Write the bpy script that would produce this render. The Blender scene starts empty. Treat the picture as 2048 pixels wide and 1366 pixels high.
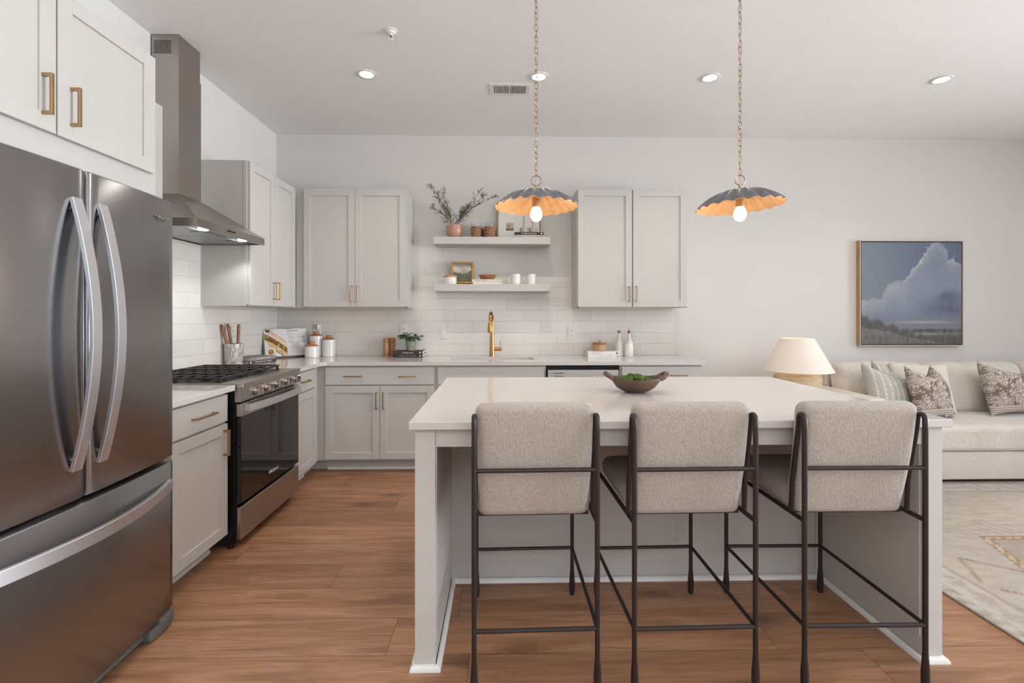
import bpy, bmesh, math, random
from mathutils import Vector, Matrix, noise
PI = math.pi
R = math.radians
sc = bpy.context.scene
COL = sc.collection

# ------------------------------------------------------------------ camera, world, exposure
FOCAL_PX = 960.0
cam_d = bpy.data.cameras.new('camera'); cam = bpy.data.objects.new('camera', cam_d); COL.objects.link(cam)
cam_d.sensor_fit = 'HORIZONTAL'; cam_d.sensor_width = 36.0
cam_d.lens = FOCAL_PX / 2048.0 * 36.0
cam_d.shift_y = -(683.0 - 628.6) / 2048.0
cam_d.clip_start = 0.05; cam_d.clip_end = 60
cam.location = (0, 0, 1.304)
cam.rotation_euler = (R(90), 0, -math.atan(21.0 / FOCAL_PX))
sc.camera = cam
sc.view_settings.view_transform = 'Standard'
sc.view_settings.look = 'None'
sc.view_settings.gamma = 1.0
sc.view_settings.use_curve_mapping = False
sc.view_settings.exposure = 0.36
w = bpy.data.worlds.new('sky'); sc.world = w; w.use_nodes = True
w.node_tree.nodes['Background'].inputs[0].default_value = (0.78, 0.86, 1.0, 1)
w.node_tree.nodes['Background'].inputs[1].default_value = 1.0

def area(name, loc, rot, sx, sy, power, col, spread=180):
    d = bpy.data.lights.new(name, 'AREA'); d.shape = 'RECTANGLE'; d.size = sx; d.size_y = sy
    d.energy = power; d.color = col; d.spread = R(spread)
    o = bpy.data.objects.new(name, d); COL.objects.link(o); o.location = loc; o.rotation_euler = rot
    return o
# lamps at the unseen windows; the front one tilted up to brighten the ceiling
area('ceiling_fill_front', (1.8, -3.40, 1.50), (R(143), 0, 0), 6.8, 2.2, 185, (0.86, 0.93, 1.0), 84)
area('daylight_front_sky', (1.8, -3.38, 1.50), (R(90), 0, 0), 6.8, 2.2, 8, (0.88, 0.94, 1.0))
area('daylight_right', (8.0, 0.2, 1.5), (R(104), 0, R(90)), 4.2, 2.0, 182, (0.84, 0.92, 1.0), 90)
DOWN_SPOTS = [(-0.954, 3.415), (0.268, 3.424), (1.496, 3.412), (3.183, 3.404), (-0.50, 1.9), (3.183, 1.9), (-0.95, 0.3), (3.2, 0.3)]
for i, (x, y) in enumerate(DOWN_SPOTS):
    d = bpy.data.lights.new('downlight_beam', 'SPOT'); d.energy = 30 if y > 3 else (13 if (y > 1 and x < 0) else 6); d.spot_size = R(125); d.spot_blend = 0.9
    if i == 4: d.energy = 30; d.spot_size = R(98)  # unseen spot added to brighten the lower left cabinets
    d.shadow_soft_size = 0.045; d.color = (1.0, 0.93, 0.86)
    o = bpy.data.objects.new('downlight_beam', d); COL.objects.link(o); o.location = (x, y, 2.985)

# ------------------------------------------------------------------ materials
def hexc(h):
    h = h.lstrip('#'); v = [int(h[i:i+2], 16) / 255 for i in (0, 2, 4)]
    return tuple((c / 12.92 if c <= .04045 else ((c + .055) / 1.055) ** 2.4) for c in v) + (1,)
class NT:
    def __init__(s, name):
        s.m = bpy.data.materials.new(name); s.m.use_nodes = True; s.t = s.m.node_tree
        s.b = s.t.nodes['Principled BSDF']
    def n(s, typ, **kw):
        nd = s.t.nodes.new('ShaderNode' + typ)
        for k, v in kw.items():
            if k.startswith('_'): setattr(nd, k[1:], v)
            else: nd.inputs[k.replace('__', ' ')].default_value = v
        return nd
    def l(s, a, b): s.t.links.new(a, b)
    def math(s, op, a, b=None, c=None):
        nd = s.t.nodes.new('ShaderNodeMath'); nd.operation = op
        for i, v in enumerate((a, b, c)):
            if v is None: continue
            if isinstance(v, (int, float)): nd.inputs[i].default_value = v
            else: s.l(v, nd.inputs[i])
        return nd.outputs[0]
    def mix(s, f, a, b, typ='MIX'):
        nd = s.t.nodes.new('ShaderNodeMix'); nd.data_type = 'RGBA'; nd.blend_type = typ
        for i, v in ((0, f), (6, a), (7, b)):
            if isinstance(v, (int, float, tuple)): nd.inputs[i].default_value = v
            else: s.l(v, nd.inputs[i])
        return nd.outputs[2]
    def ramp(s, f, stops):
        nd = s.t.nodes.new('ShaderNodeValToRGB'); s.l(f, nd.inputs[0])
        e = nd.color_ramp.elements
        while len(e) > 1: e.remove(e[-1])
        e[0].position = stops[0][0]; e[0].color = stops[0][1]
        for p, c in stops[1:]:
            k = e.new(p); k.color = c
        return nd.outputs[0]
    def bump(s, h, strength, dist=0.01):
        nd = s.n('Bump', Strength=strength, Distance=dist); s.l(h, nd.inputs['Height']); s.l(nd.outputs[0], s.b.inputs['Normal'])
    def coords(s, which='Object', scale=(1, 1, 1), loc=(0, 0, 0), rot=(0, 0, 0)):
        tc = s.n('TexCoord'); mp = s.n('Mapping', Scale=scale, Location=loc, Rotation=rot); s.l(tc.outputs[which], mp.inputs[0])
        return mp.outputs[0]

def mat(name, col, rough=0.5, metal=0.0, var=0.0, vscale=8.0, bump=0.0, bscale=60.0, spec=0.5, coat=0.0, stretch=(1, 1, 1), emit=None, estr=0.0, bdist=0.002):
    k = NT(name); b = k.b
    c = hexc(col) if isinstance(col, str) else col
    b.inputs['Roughness'].default_value = rough; b.inputs['Metallic'].default_value = metal
    b.inputs['Specular IOR Level'].default_value = spec; b.inputs['Coat Weight'].default_value = coat
    v = k.coords('Object', stretch)
    if var > 0:
        nz = k.n('TexNoise', Scale=vscale, Detail=5.0); k.l(v, nz.inputs['Vector'])
        lo = tuple(x * (1 - var) for x in c[:3]) + (1,); hi = tuple(min(1, x * (1 + var)) for x in c[:3]) + (1,)
        k.l(k.ramp(nz.outputs[0], [(0.3, lo), (0.7, hi)]), b.inputs['Base Color'])
    else:
        b.inputs['Base Color'].default_value = c
    if bump > 0:
        nb = k.n('TexNoise', Scale=bscale, Detail=4.0); k.l(v, nb.inputs['Vector']); k.bump(nb.outputs[0], bump, bdist)
    if emit:
        b.inputs['Emission Color'].default_value = hexc(emit); b.inputs['Emission Strength'].default_value = estr
    return k.m

WALL = mat('wall_paint', '#dad6d1', 0.85, var=0.01, vscale=2, bump=0.06, bscale=220)
CEIL = mat('ceiling_paint', '#f0efed', 0.9, var=0.01, vscale=2, bump=0.06, bscale=200)
CAB = mat('cabinet_paint', '#c2beb8', 0.45, var=0.012, vscale=3, bump=0.03, bscale=300)
TRIM = mat('trim_paint', '#e2dfda', 0.4, var=0.01)
DARKGAP = mat('gap_shadow_board', '#4a443f', 0.8, var=0.05)
MAPLE = mat('maple_ply', '#b98a55', 0.5, var=0.15, vscale=12, stretch=(1, 8, 1))
QUARTZ = mat('quartz_white', '#cec9c4', 0.12, var=0.006, vscale=14, coat=0.15)
BRASS = mat('brushed_brass', '#b0936c', 0.33, 1.0, var=0.08, vscale=60)
BRASSF = mat('faucet_brass', '#bd8e58', 0.25, 1.0, var=0.05, vscale=40)
BLACK = mat('black_enamel', '#121211', 0.3, var=0.1)
IRON = mat('cast_iron', '#262422', 0.38, var=0.15, bump=0.1, bscale=200)
RUBBER = mat('grey_plastic', '#5d5d5a', 0.6, var=0.05)
CHROME = mat('polished_steel', '#cfcac6', 0.12, 1.0, var=0.03)
BRONZE = mat('bronze_tube', '#3b3230', 0.38, 0.55, var=0.08, vscale=30)
CERAM = mat('white_ceramic', '#ece7e0', 0.18, var=0.015, coat=0.2)
STONEW = mat('beige_stoneware', '#b9aa9c', 0.6, var=0.08, vscale=30, bump=0.1)
TERRA = mat('pink_terracotta', '#b98b73', 0.4, var=0.08, vscale=14, coat=0.25)
CORK = mat('cork', '#9a6a44', 0.8, var=0.25, vscale=120)
BAMBOO = mat('tan_wood_lid', '#b07a4c', 0.5, var=0.12, vscale=20, stretch=(1, 6, 1))
ACACIA = mat('acacia_wood', '#96613c', 0.45, var=0.35, vscale=30, stretch=(4, 4, 0.6), bump=0.05)
OAKL = mat('light_oak', '#b58e63', 0.5, var=0.15, vscale=20, stretch=(3, 3, 0.4))
DARKB = mat('dark_clay_wood', '#5c4537', 0.45, var=0.22, vscale=14, bump=0.08, bscale=60)
WHITEP = mat('white_plastic', '#e8e5e0', 0.35, var=0.005)
PLATE = mat('outlet_plate', '#dedad5', 0.3, var=0.005)
SLOT = mat('socket_slots', '#3c3a38', 0.6, var=0.05)
PAPER = mat('page_paper', '#ddd6cc', 0.8, var=0.04, vscale=200, stretch=(1, 1, 8))
PAPERW = mat('white_page', '#ebe8e4', 0.45, var=0.02, vscale=10)
INK = mat('grey_ink', '#8b8785', 0.8, var=0.02)
INKD = mat('dark_ink', '#2b2827', 0.7, var=0.02)
INKW = mat('white_ink', '#e9e6e1', 0.7, var=0.02)
INKG = mat('gold_ink', '#c9a377', 0.6, var=0.02)
GOLDF = mat('gilt_frame', '#b98a4a', 0.38, 0.75, var=0.25, vscale=40, bump=0.3, bscale=80)
RATTAN = NT('rattan_weave')
def _rattan(k):
    v = k.coords('Object', (1, 1, 1))
    w1 = k.n('TexWave', Scale=24.0, Distortion=0.3); k.l(v, w1.inputs[0]); w1.bands_direction = 'DIAGONAL'
    w2 = k.n('TexWave', Scale=30.0, Distortion=0.3); w2.bands_direction = 'Z'; k.l(v, w2.inputs[0])
    f = k.math('MULTIPLY', w1.outputs[1], w2.outputs[1])
    k.l(k.ramp(f, [(0.05, hexc('#5e3d26')), (0.35, hexc('#a97a55')), (0.9, hexc('#c9a17a'))]), k.b.inputs['Base Color'])
    k.b.inputs['Roughness'].default_value = 0.7; k.bump(f, 0.5, 0.003)
_rattan(RATTAN); RATTAN = RATTAN.m
GLASS = NT('clear_glass'); GLASS.b.inputs['Transmission Weight'].default_value = 1.0; GLASS.b.inputs['Roughness'].default_value = 0.02
GLASS.b.inputs['IOR'].default_value = 1.3; GLASS.b.inputs['Base Color'].default_value = (0.97, 0.98, 0.97, 1); GLASS = GLASS.m
LEAFO = mat('olive_leaf', '#959c78', 0.6, var=0.3, vscale=90)
LEAFG = mat('green_leaf', '#3f6a28', 0.45, var=0.35, vscale=60)
TWIG = mat('brown_twig', '#7a6449', 0.8, var=0.2)
MOSS = mat('green_moss', '#4a6a22', 0.95, var=0.5, vscale=60, bump=1.0, bscale=160, bdist=0.01)
CELADON = mat('celadon_glaze', '#8f9683', 0.35, var=0.2, vscale=30, stretch=(1, 1, 2), coat=0.2)
SOIL = mat('dark_soil', '#3a2d22', 0.95, var=0.3, vscale=100)
HOODIN = mat('hood_filter_steel', '#a3a6a6', 0.4, 0.85, var=0.05)
LEDW = mat('led_lens', '#ffffff', 0.4, emit='#fff4e6', estr=14.0)
LEDC = mat('cool_led_lens', '#ffffff', 0.4, emit='#f4f7ff', estr=9.0)
SHADEO = mat('pendant_shade_steel', '#7a7a7f', 0.42, 0.6, var=0.1, vscale=30)
SHADEI = mat('pendant_gold_leaf', '#d0a678', 0.5, 0.25, var=0.12, vscale=25)
LINENSH = NT('lamp_shade_linen')
LINENSH.b.inputs['Base Color'].default_value = hexc('#efeae2'); LINENSH.b.inputs['Roughness'].default_value = 0.9
LINENSH.b.inputs['Transmission Weight'].default_value = 0.0
LINENSH.b.inputs['Subsurface Weight'].default_value = 0.0
_tr = LINENSH.n('BsdfTranslucent'); _tr.inputs[0].default_value = hexc('#f3e6d4')
_ms = LINENSH.n('MixShader'); _ms.inputs[0].default_value = 0.22
LINENSH.l(LINENSH.b.outputs[0], _ms.inputs[1]); LINENSH.l(_tr.outputs[0], _ms.inputs[2])
LINENSH.l(_ms.outputs[0], LINENSH.t.nodes['Material Output'].inputs[0]); LINENSH = LINENSH.m
TRAVE = mat('tan_plaster', '#c7b093', 0.8, var=0.15, vscale=12, stretch=(1, 1, 4), bump=0.25, bscale=40)
LACQ = mat('white_lacquer', '#ddd5c9', 0.3, var=0.01)
BULB = mat('glowing_bulb', '#ffffff', 0.2, emit='#ffe9cc', estr=5.5)
BULBDIM = mat('lamp_bulb', '#ffffff', 0.2, emit='#ffd3a0', estr=5.0)
HOLE = mat('vent_dark', '#0f0e0d', 0.9, var=0.05)
BLACKGL = mat('oven_black_glass', '#0b0908', 0.04, var=0.05, spec=0.7)

def steel(name, col, rough, aniso, bump=0.02, sc_=(1, 1, 1)):
    k = NT(name); k.b.inputs['Metallic'].default_value = 1.0
    k.b.inputs['Anisotropic'].default_value = aniso; k.b.inputs['Anisotropic Rotation'].default_value = 0.25
    tg = k.n('Tangent'); tg.direction_type = 'RADIAL'; tg.axis = 'Z'; k.l(tg.outputs[0], k.b.inputs['Tangent'])
    v = k.coords('Object', sc_)
    nz = k.n('TexNoise', Scale=1.0, Detail=3.0); k.l(v, nz.inputs[0])
    c = hexc(col)
    k.l(k.ramp(nz.outputs[0], [(0.3, tuple(x * .975 for x in c[:3]) + (1,)), (0.7, tuple(x * 1.02 for x in c[:3]) + (1,))]), k.b.inputs['Base Color'])
    k.l(k.math('MULTIPLY_ADD', nz.outputs[0], 0.05, rough - 0.025), k.b.inputs['Roughness'])
    return k.m
STEEL = steel('fridge_stainless', '#9b9b9d', 0.25, 0.85, sc_=(3, 3, 240))
STEELH = steel('handle_stainless', '#dcdde1', 0.38, 0.2, sc_=(3, 3, 3))
STEELB = steel('hood_stainless', '#aaa39d', 0.30, 0.5, sc_=(3, 3, 3))
STEELR = steel('range_stainless', '#b5aea9', 0.30, 0.5, sc_=(3, 3, 3))

def _floor():
    k = NT('oak_plank_floor'); g = k.n('NewGeometry'); sp = k.n('SeparateXYZ'); k.l(g.outputs['Position'], sp.inputs[0])
    X, Y = sp.outputs[0], sp.outputs[1]
    rr = k.math('DIVIDE', k.math('ADD', Y, 20.0 - 1.845 + 0.2275 * 8 - 20 + 9.1), 0.2275)
    row = k.math('FLOOR', rr); fr = k.math('FRACT', rr)
    wn = k.n('TexWhiteNoise'); wn.noise_dimensions = '1D'; k.l(row, wn.inputs['W'])
    uu = k.math('DIVIDE', k.math('ADD', X, k.math('MULTIPLY_ADD', wn.outputs[0], 1.5, 30.0)), 1.52)
    pid = k.math('FLOOR', uu); fu = k.math('FRACT', uu)
    wn2 = k.n('TexWhiteNoise'); wn2.noise_dimensions = '2D'
    cb = k.n('CombineXYZ'); k.l(row, cb.inputs[0]); k.l(pid, cb.inputs[1]); k.l(cb.outputs[0], wn2.inputs[0])
    rnd = wn2.outputs[0]
    # grain coordinates shifted per plank
    gx = k.math('MULTIPLY_ADD', rnd, 37.0, X); gy = k.math('MULTIPLY_ADD', rnd, 11.0, Y)
    cg = k.n('CombineXYZ'); k.l(k.math('MULTIPLY', gx, 1.0), cg.inputs[0]); k.l(k.math('MULTIPLY', gy, 9.0), cg.inputs[1])
    n1 = k.n('TexNoise', Scale=1.6, Detail=7.0, Roughness=0.62, Distortion=0.9); k.l(cg.outputs[0], n1.inputs[0])
    cf = k.n('CombineXYZ'); k.l(k.math('MULTIPLY', gx, 3.0), cf.inputs[0]); k.l(k.math('MULTIPLY', gy, 130.0), cf.inputs[1])
    n2 = k.n('TexNoise', Scale=1.5, Detail=4.0, Roughness=0.7); k.l(cf.outputs[0], n2.inputs[0])
    ck = k.n('CombineXYZ'); k.l(k.math('MULTIPLY', gx, 1.0), ck.inputs[0]); k.l(k.math('MULTIPLY', gy, 2.6), ck.inputs[1])
    vo = k.n('TexVoronoi', Scale=1.25, Randomness=1.0); k.l(ck.outputs[0], vo.inputs[0])
    knot = k.ramp(vo.outputs[0], [(0.0, (1, 1, 1, 1)), (0.05, (0.75, 0.75, 0.75, 1)), (0.16, (0, 0, 0, 1))])
    rings = k.math('SINE', k.math('MULTIPLY', k.math('POWER', vo.outputs[0], 0.8), 95.0))
    ringm = k.ramp(vo.outputs[0], [(0.02, (1, 1, 1, 1)), (0.24, (0, 0, 0, 1))])
    base = k.ramp(n1.outputs[0], [(0.24, hexc('#7a553f')), (0.42, hexc('#9b7052')), (0.58, hexc('#ae8162')), (0.8, hexc('#bb9070'))])
    fine = k.ramp(n2.outputs[0], [(0.34, (0.62, 0.58, 0.55, 1)), (0.56, (1, 1, 1, 1))])
    c = k.mix(0.75, base, fine, 'MULTIPLY')
    tint = k.ramp(rnd, [(0.0, (0.82, 0.80, 0.78, 1)), (0.5, (0.98, 0.97, 0.96, 1)), (1.0, (1.12, 1.08, 1.04, 1))])
    c = k.mix(1.0, c, tint, 'MULTIPLY')
    c = k.mix(k.math('MULTIPLY', k.math('MULTIPLY', k.math('MULTIPLY_ADD', rings, 0.5, 0.5), ringm), 0.35), c, hexc('#5a3a29'))
    c = k.mix(k.math('MULTIPLY', knot, 0.65), c, hexc('#3f281c'))
    e1 = k.math('LESS_THAN', k.math('MINIMUM', fr, k.math('SUBTRACT', 1.0, fr)), 0.006)
    e2 = k.math('LESS_THAN', k.math('MINIMUM', fu, k.math('SUBTRACT', 1.0, fu)), 0.0010)
    gap = k.math('MAXIMUM', e1, e2)
    c = k.mix(k.math('MULTIPLY', gap, 0.6), c, hexc('#3d281c'))
    k.l(c, k.b.inputs['Base Color'])
    k.l(k.math('MULTIPLY_ADD', n2.outputs[0], 0.15, 0.36), k.b.inputs['Roughness'])
    k.bump(k.math('SUBTRACT', k.math('MULTIPLY', n2.outputs[0], 0.3), gap), 0.25, 0.002)
    return k.m
FLOOR = _floor()

def _tile(name, axis, shift):
    k = NT(name); g = k.n('NewGeometry'); sp = k.n('SeparateXYZ'); k.l(g.outputs['Position'], sp.inputs[0])
    cb = k.n('CombineXYZ'); k.l(k.math('ADD', sp.outputs[axis], shift), cb.inputs[0]); k.l(k.math('SUBTRACT', sp.outputs[2], 0.914), cb.inputs[1])
    br = k.n('TexBrick'); k.l(cb.outputs[0], br.inputs['Vector'])
    br.offset = 0.5; br.squash = 1.0
    for nm, v in (('Scale', 1.0), ('Mortar Size', 0.0016), ('Mortar Smooth', 0.15), ('Bias', 0.0), ('Brick Width', 0.3235), ('Row Height', 0.1076)):
        br.inputs[nm].default_value = v
    br.inputs['Color1'].default_value = hexc('#e4dfd8'); br.inputs['Color2'].default_value = hexc('#ddd8d0'); br.inputs['Mortar'].default_value = hexc('#c9c2b8')
    k.l(br.outputs[0], k.b.inputs['Base Color'])
    nz = k.n('TexNoise', Scale=22.0, Detail=1.5); k.l(cb.outputs[0], nz.inputs[0])
    k.l(k.math('MULTIPLY_ADD', br.outputs[1], 0.5, 0.16), k.b.inputs['Roughness'])
    k.bump(k.math('SUBTRACT', k.math('MULTIPLY', nz.outputs[0], 0.35), br.outputs[1]), 0.6, 0.0025)
    k.b.inputs['Coat Weight'].default_value = 0.12; k.b.inputs['Coat Roughness'].default_value = 0.08
    return k.m
TILEB = _tile('subway_tile_back', 0, -1.663 + 0.3235 / 2 + 3.235)
TILEL = _tile('subway_tile_side', 1, 0.1)

def _fabric(name, c1, c2, s=260.0, bs=0.9, st=(1, 1, 1), rough=0.95, bd=0.004, sheen=0.3):
    k = NT(name); v = k.coords('Object', st)
    n1 = k.n('TexNoise', Scale=s, Detail=3.0, Roughness=0.7); k.l(v, n1.inputs[0])
    n2 = k.n('TexNoise', Scale=5.0, Detail=2.0); k.l(v, n2.inputs[0])
    f = k.math('ADD', k.math('MULTIPLY', n1.outputs[0], 0.8), k.math('MULTIPLY', n2.outputs[0], 0.2))
    k.l(k.ramp(f, [(0.36, hexc(c1)), (0.62, hexc(c2))]), k.b.inputs['Base Color'])
    k.b.inputs['Roughness'].default_value = rough; k.b.inputs['Sheen Weight'].default_value = sheen
    k.bump(n1.outputs[0], bs, bd)
    return k.m
BOUCLE = _fabric('boucle_beige', '#a1968b', '#b3a99e', 150.0, 0.9, (1, 1, 0.6), bd=0.004)
LINEN = _fabric('sofa_linen', '#bfb4a7', '#d9d2c8', 220.0, 0.5, (1, 1, 0.25))
LINENP = _fabric('plain_linen', '#c9bfb2', '#dcd5cb', 240.0, 0.5)

def _stripe():
    k = NT('striped_cotton'); v = k.coords('Object', (1, 1, 1)); sp = k.n('SeparateXYZ'); k.l(v, sp.inputs[0])
    x = k.math('FRACT', k.math('MULTIPLY', sp.outputs[0], 19.0))
    line = k.math('LESS_THAN', k.math('ABSOLUTE', k.math('SUBTRACT', x, 0.5)), 0.16)
    nz = k.n('TexNoise', Scale=90.0, Detail=2.0); k.l(k.coords('Object', (0.6, 1, 2.2)), nz.inputs[0])
    m = k.math('MULTIPLY', line, k.math('GREATER_THAN', nz.outputs[0], 0.47))
    k.l(k.mix(k.math('MULTIPLY', m, 0.8), hexc('#aaa8a0'), hexc('#d6d1c7')), k.b.inputs['Base Color']); k.b.inputs['Roughness'].default_value = 0.95
    return k.m
STRIPE = _stripe()
def _floral():
    k = NT('block_print_floral'); v = k.coords('Object', (1, 1, 1)); sp = k.n('SeparateXYZ'); k.l(v, sp.inputs[0])
    cb = k.n('CombineXYZ'); k.l(sp.outputs[0], cb.inputs[0]); k.l(sp.outputs[2], cb.inputs[1])
    vo = k.n('TexVoronoi', Scale=17.0, Randomness=0.8); k.l(cb.outputs[0], vo.inputs[0])
    petals = k.math('SINE', k.math('MULTIPLY', vo.outputs[0], 34.0))
    nz = k.n('TexNoise', Scale=48.0, Detail=2.0, Distortion=1.5); k.l(cb.outputs[0], nz.inputs[0])
    vine = k.math('LESS_THAN', k.math('ABSOLUTE', k.math('SUBTRACT', nz.outputs[0], 0.5)), 0.035)
    a = k.math('GREATER_THAN', k.math('ADD', petals, k.math('MULTIPLY_ADD', nz.outputs[0], 3.0, -1.5)), 0.15)
    bg = k.math('GREATER_THAN', k.math('MULTIPLY_ADD', nz.outputs[0], 0.6, vo.outputs[0]), 0.97)
    f = k.math('MAXIMUM', k.math('MAXIMUM', k.math('MULTIPLY', a, 0.55), vine), bg)
    fz = k.math('FRACT', k.math('MULTIPLY', sp.outputs[2], 60.0)); band = k.math('LESS_THAN', sp.outputs[2], 0.075)
    f = k.math('ADD', k.math('MULTIPLY', f, k.math('SUBTRACT', 1.0, band)), k.math('MULTIPLY', k.math('MULTIPLY', band, k.math('GREATER_THAN', fz, 0.5)), 0.7))
    k.l(k.mix(k.math('MULTIPLY', f, 0.85), hexc('#c9beb2'), hexc('#5a453e')), k.b.inputs['Base Color']); k.b.inputs['Roughness'].default_value = 0.95
    return k.m
FLORAL = _floral()
def _marble():
    k = NT('veined_marble'); v = k.coords('Object', (1, 1, 0.6))
    n1 = k.n('TexNoise', Scale=14.0, Detail=7.0, Distortion=1.6); k.l(v, n1.inputs[0])
    f = k.math('ABSOLUTE', k.math('SUBTRACT', n1.outputs[0], 0.5))
    k.l(k.ramp(f, [(0.0, hexc('#8a7f79')), (0.03, hexc('#b5aca4')), (0.14, hexc('#d8d2ca'))]), k.b.inputs['Base Color']); k.b.inputs['Roughness'].default_value = 0.3
    return k.m
MARBLE = _marble()
def _vcol(name, rough=0.7, bump=0.0, bsc=200.0, vs=0.0, st=(1, 1, 1)):
    k = NT(name); a = k.n('Attribute'); a.attribute_name = 'paint'
    v = k.coords('Object', st)
    nz = k.n('TexNoise', Scale=bsc, Detail=3.0); k.l(v, nz.inputs[0])
    if vs > 0:
        k.l(k.mix(1.0, a.outputs[0], k.ramp(nz.outputs[0], [(0.3, (1 - vs,) * 3 + (1,)), (0.7, (1 + vs * .5,) * 3 + (1,))]), 'MULTIPLY'), k.b.inputs['Base Color'])
    else: k.l(a.outputs[0], k.b.inputs['Base Color'])
    k.b.inputs['Roughness'].default_value = rough
    if bump: k.bump(nz.outputs[0], bump, 0.003)
    return k.m
CANVAS = _vcol('painted_canvas', 0.55, 0.25, 180.0, 0.05)
PRINT = _vcol('printed_page', 0.35)
RUGM = _vcol('rug_pile', 0.98, 0.9, 260.0, 0.14, (1, 0.5, 1))

# ------------------------------------------------------------------ mesh helpers
def merge(bm, tmp, mi=0, mtx=None):
    if mtx is not None: bmesh.ops.transform(tmp, matrix=mtx, verts=tmp.verts)
    for f in tmp.faces: f.material_index = mi
    me = bpy.data.meshes.new('tmp'); tmp.to_mesh(me); tmp.free(); bm.from_mesh(me); bpy.data.meshes.remove(me)
def nb(): return bmesh.new()
def box(bm, x0, x1, y0, y1, z0, z1, bev=0.0, mi=0, seg=1, fn=None):
    t = bmesh.new(); bmesh.ops.create_cube(t, size=1.0)
    for v in t.verts:
        v.co = Vector(((x0 + x1) / 2 + v.co.x * (x1 - x0), (y0 + y1) / 2 + v.co.y * (y1 - y0), (z0 + z1) / 2 + v.co.z * (z1 - z0)))
    if bev > 0: bmesh.ops.bevel(t, geom=t.edges[:], offset=bev, segments=seg, affect='EDGES', profile=0.5)
    if fn:
        for v in t.verts: v.co = fn(v.co)
    merge(bm, t, mi); return bm
def prism(bm, pts, axis, a, b, mi=0, bev=0.0):
    """polygon pts in the two other axes, extruded along axis (0,1,2) from a to b"""
    t = bmesh.new()
    def mk(p, h):
        if axis == 0: return (h, p[0], p[1])
        if axis == 1: return (p[0], h, p[1])
        return (p[0], p[1], h)
    A = [t.verts.new(mk(p, a)) for p in pts]; B = [t.verts.new(mk(p, b)) for p in pts]
    t.faces.new(A); t.faces.new(list(reversed(B)))
    n = len(pts)
    for i in range(n): t.faces.new((A[i], B[i], B[(i + 1) % n], A[(i + 1) % n]))
    bmesh.ops.recalc_face_normals(t, faces=t.faces[:])
    if bev > 0: bmesh.ops.bevel(t, geom=t.edges[:], offset=bev, segments=1, affect='EDGES')
    merge(bm, t, mi); return bm
def lathe(bm, prof, n=32, c=(0, 0, 0), mi=0, sx=1.0, sy=1.0, closed=False):
    t = bmesh.new(); rings = []
    for r, z in prof:
        if r < 1e-6: rings.append([t.verts.new((c[0], c[1], c[2] + z))])
        else: rings.append([t.verts.new((c[0] + sx * r * math.cos(2 * PI * i / n), c[1] + sy * r * math.sin(2 * PI * i / n), c[2] + z)) for i in range(n)])
    prs = list(zip(rings, rings[1:]))
    if closed: prs.append((rings[-1], rings[0]))
    for A, B in prs:
        for i in range(n):
            j = (i + 1) % n
            if len(A) == 1 and len(B) == 1: continue
            if len(A) == 1: t.faces.new((A[0], B[i], B[j]))
            elif len(B) == 1: t.faces.new((A[i], B[0], A[j]))
            else: t.faces.new((A[i], A[j], B[j], B[i]))
    bmesh.ops.recalc_face_normals(t, faces=t.faces[:])
    merge(bm, t, mi); return bm
def frames(pts, closed=False):
    out = []; n = len(pts); up = None
    for i, p in enumerate(pts):
        a = pts[(i - 1) % n] if (closed or i > 0) else p; b = pts[(i + 1) % n] if (closed or i < n - 1) else p
        d = (b - a).normalized()
        if up is None: up = Vector((0, 0, 1)) if abs(d.z) < 0.9 else Vector((1, 0, 0))
        s = d.cross(up).normalized(); u = s.cross(d).normalized(); up = u
        out.append((s, u))
    return out
def tube(bm, pts, r, n=8, closed=False, mi=0, cap=True, flat=1.0):
    pts = [Vector(p) for p in pts]; t = bmesh.new(); fr = frames(pts, closed); rings = []
    rs = r if isinstance(r, (list, tuple)) else [r] * len(pts)
    for p, (s, u), q in zip(pts, fr, rs):
        rings.append([t.verts.new(p + s * (q * math.cos(2 * PI * i / n)) + u * (q * flat * math.sin(2 * PI * i / n))) for i in range(n)])
    prs = list(zip(rings, rings[1:]))
    if closed: prs.append((rings[-1], rings[0]))
    for A, B in prs:
        for i in range(n): t.faces.new((A[i], A[(i + 1) % n], B[(i + 1) % n], B[i]))
    if cap and not closed:
        t.faces.new(rings[0]); t.faces.new(rings[-1])
    bmesh.ops.recalc_face_normals(t, faces=t.faces[:])
    merge(bm, t, mi); return bm
def cyl(bm, p0, p1, r, n=24, mi=0): return tube(bm, [p0, p1], r, n, mi=mi)
def ball(bm, c, r, sx=1, sy=1, sz=1, sub=3, mi=0):
    t = bmesh.new(); bmesh.ops.create_icosphere(t, subdivisions=sub, radius=1.0)
    for v in t.verts: v.co = Vector((c[0] + v.co.x * r * sx, c[1] + v.co.y * r * sy, c[2] + v.co.z * r * sz))
    merge(bm, t, mi); return bm
def grid_paint(bm_unused, name, nx, ny, fpos, fcol, m, parent=None, **kw):
    me = bpy.data.meshes.new(name); vs = []; cs = []
    for j in range(ny + 1):
        for i in range(nx + 1):
            u, v = i / nx, j / ny; vs.append(fpos(u, v)); c = fcol(u, v); cs.append(c)
    fs = [(j * (nx + 1) + i, j * (nx + 1) + i + 1, (j + 1) * (nx + 1) + i + 1, (j + 1) * (nx + 1) + i) for j in range(ny) for i in range(nx)]
    me.from_pydata(vs, [], fs); at = me.color_attributes.new('paint', 'FLOAT_COLOR', 'POINT')
    for k, c in enumerate(cs): at.data[k].color = (c[0], c[1], c[2], 1)
    me.materials.append(m)
    o = bpy.data.objects.new(name, me); COL.objects.link(o)
    if parent: o.parent = parent
    return o
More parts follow.
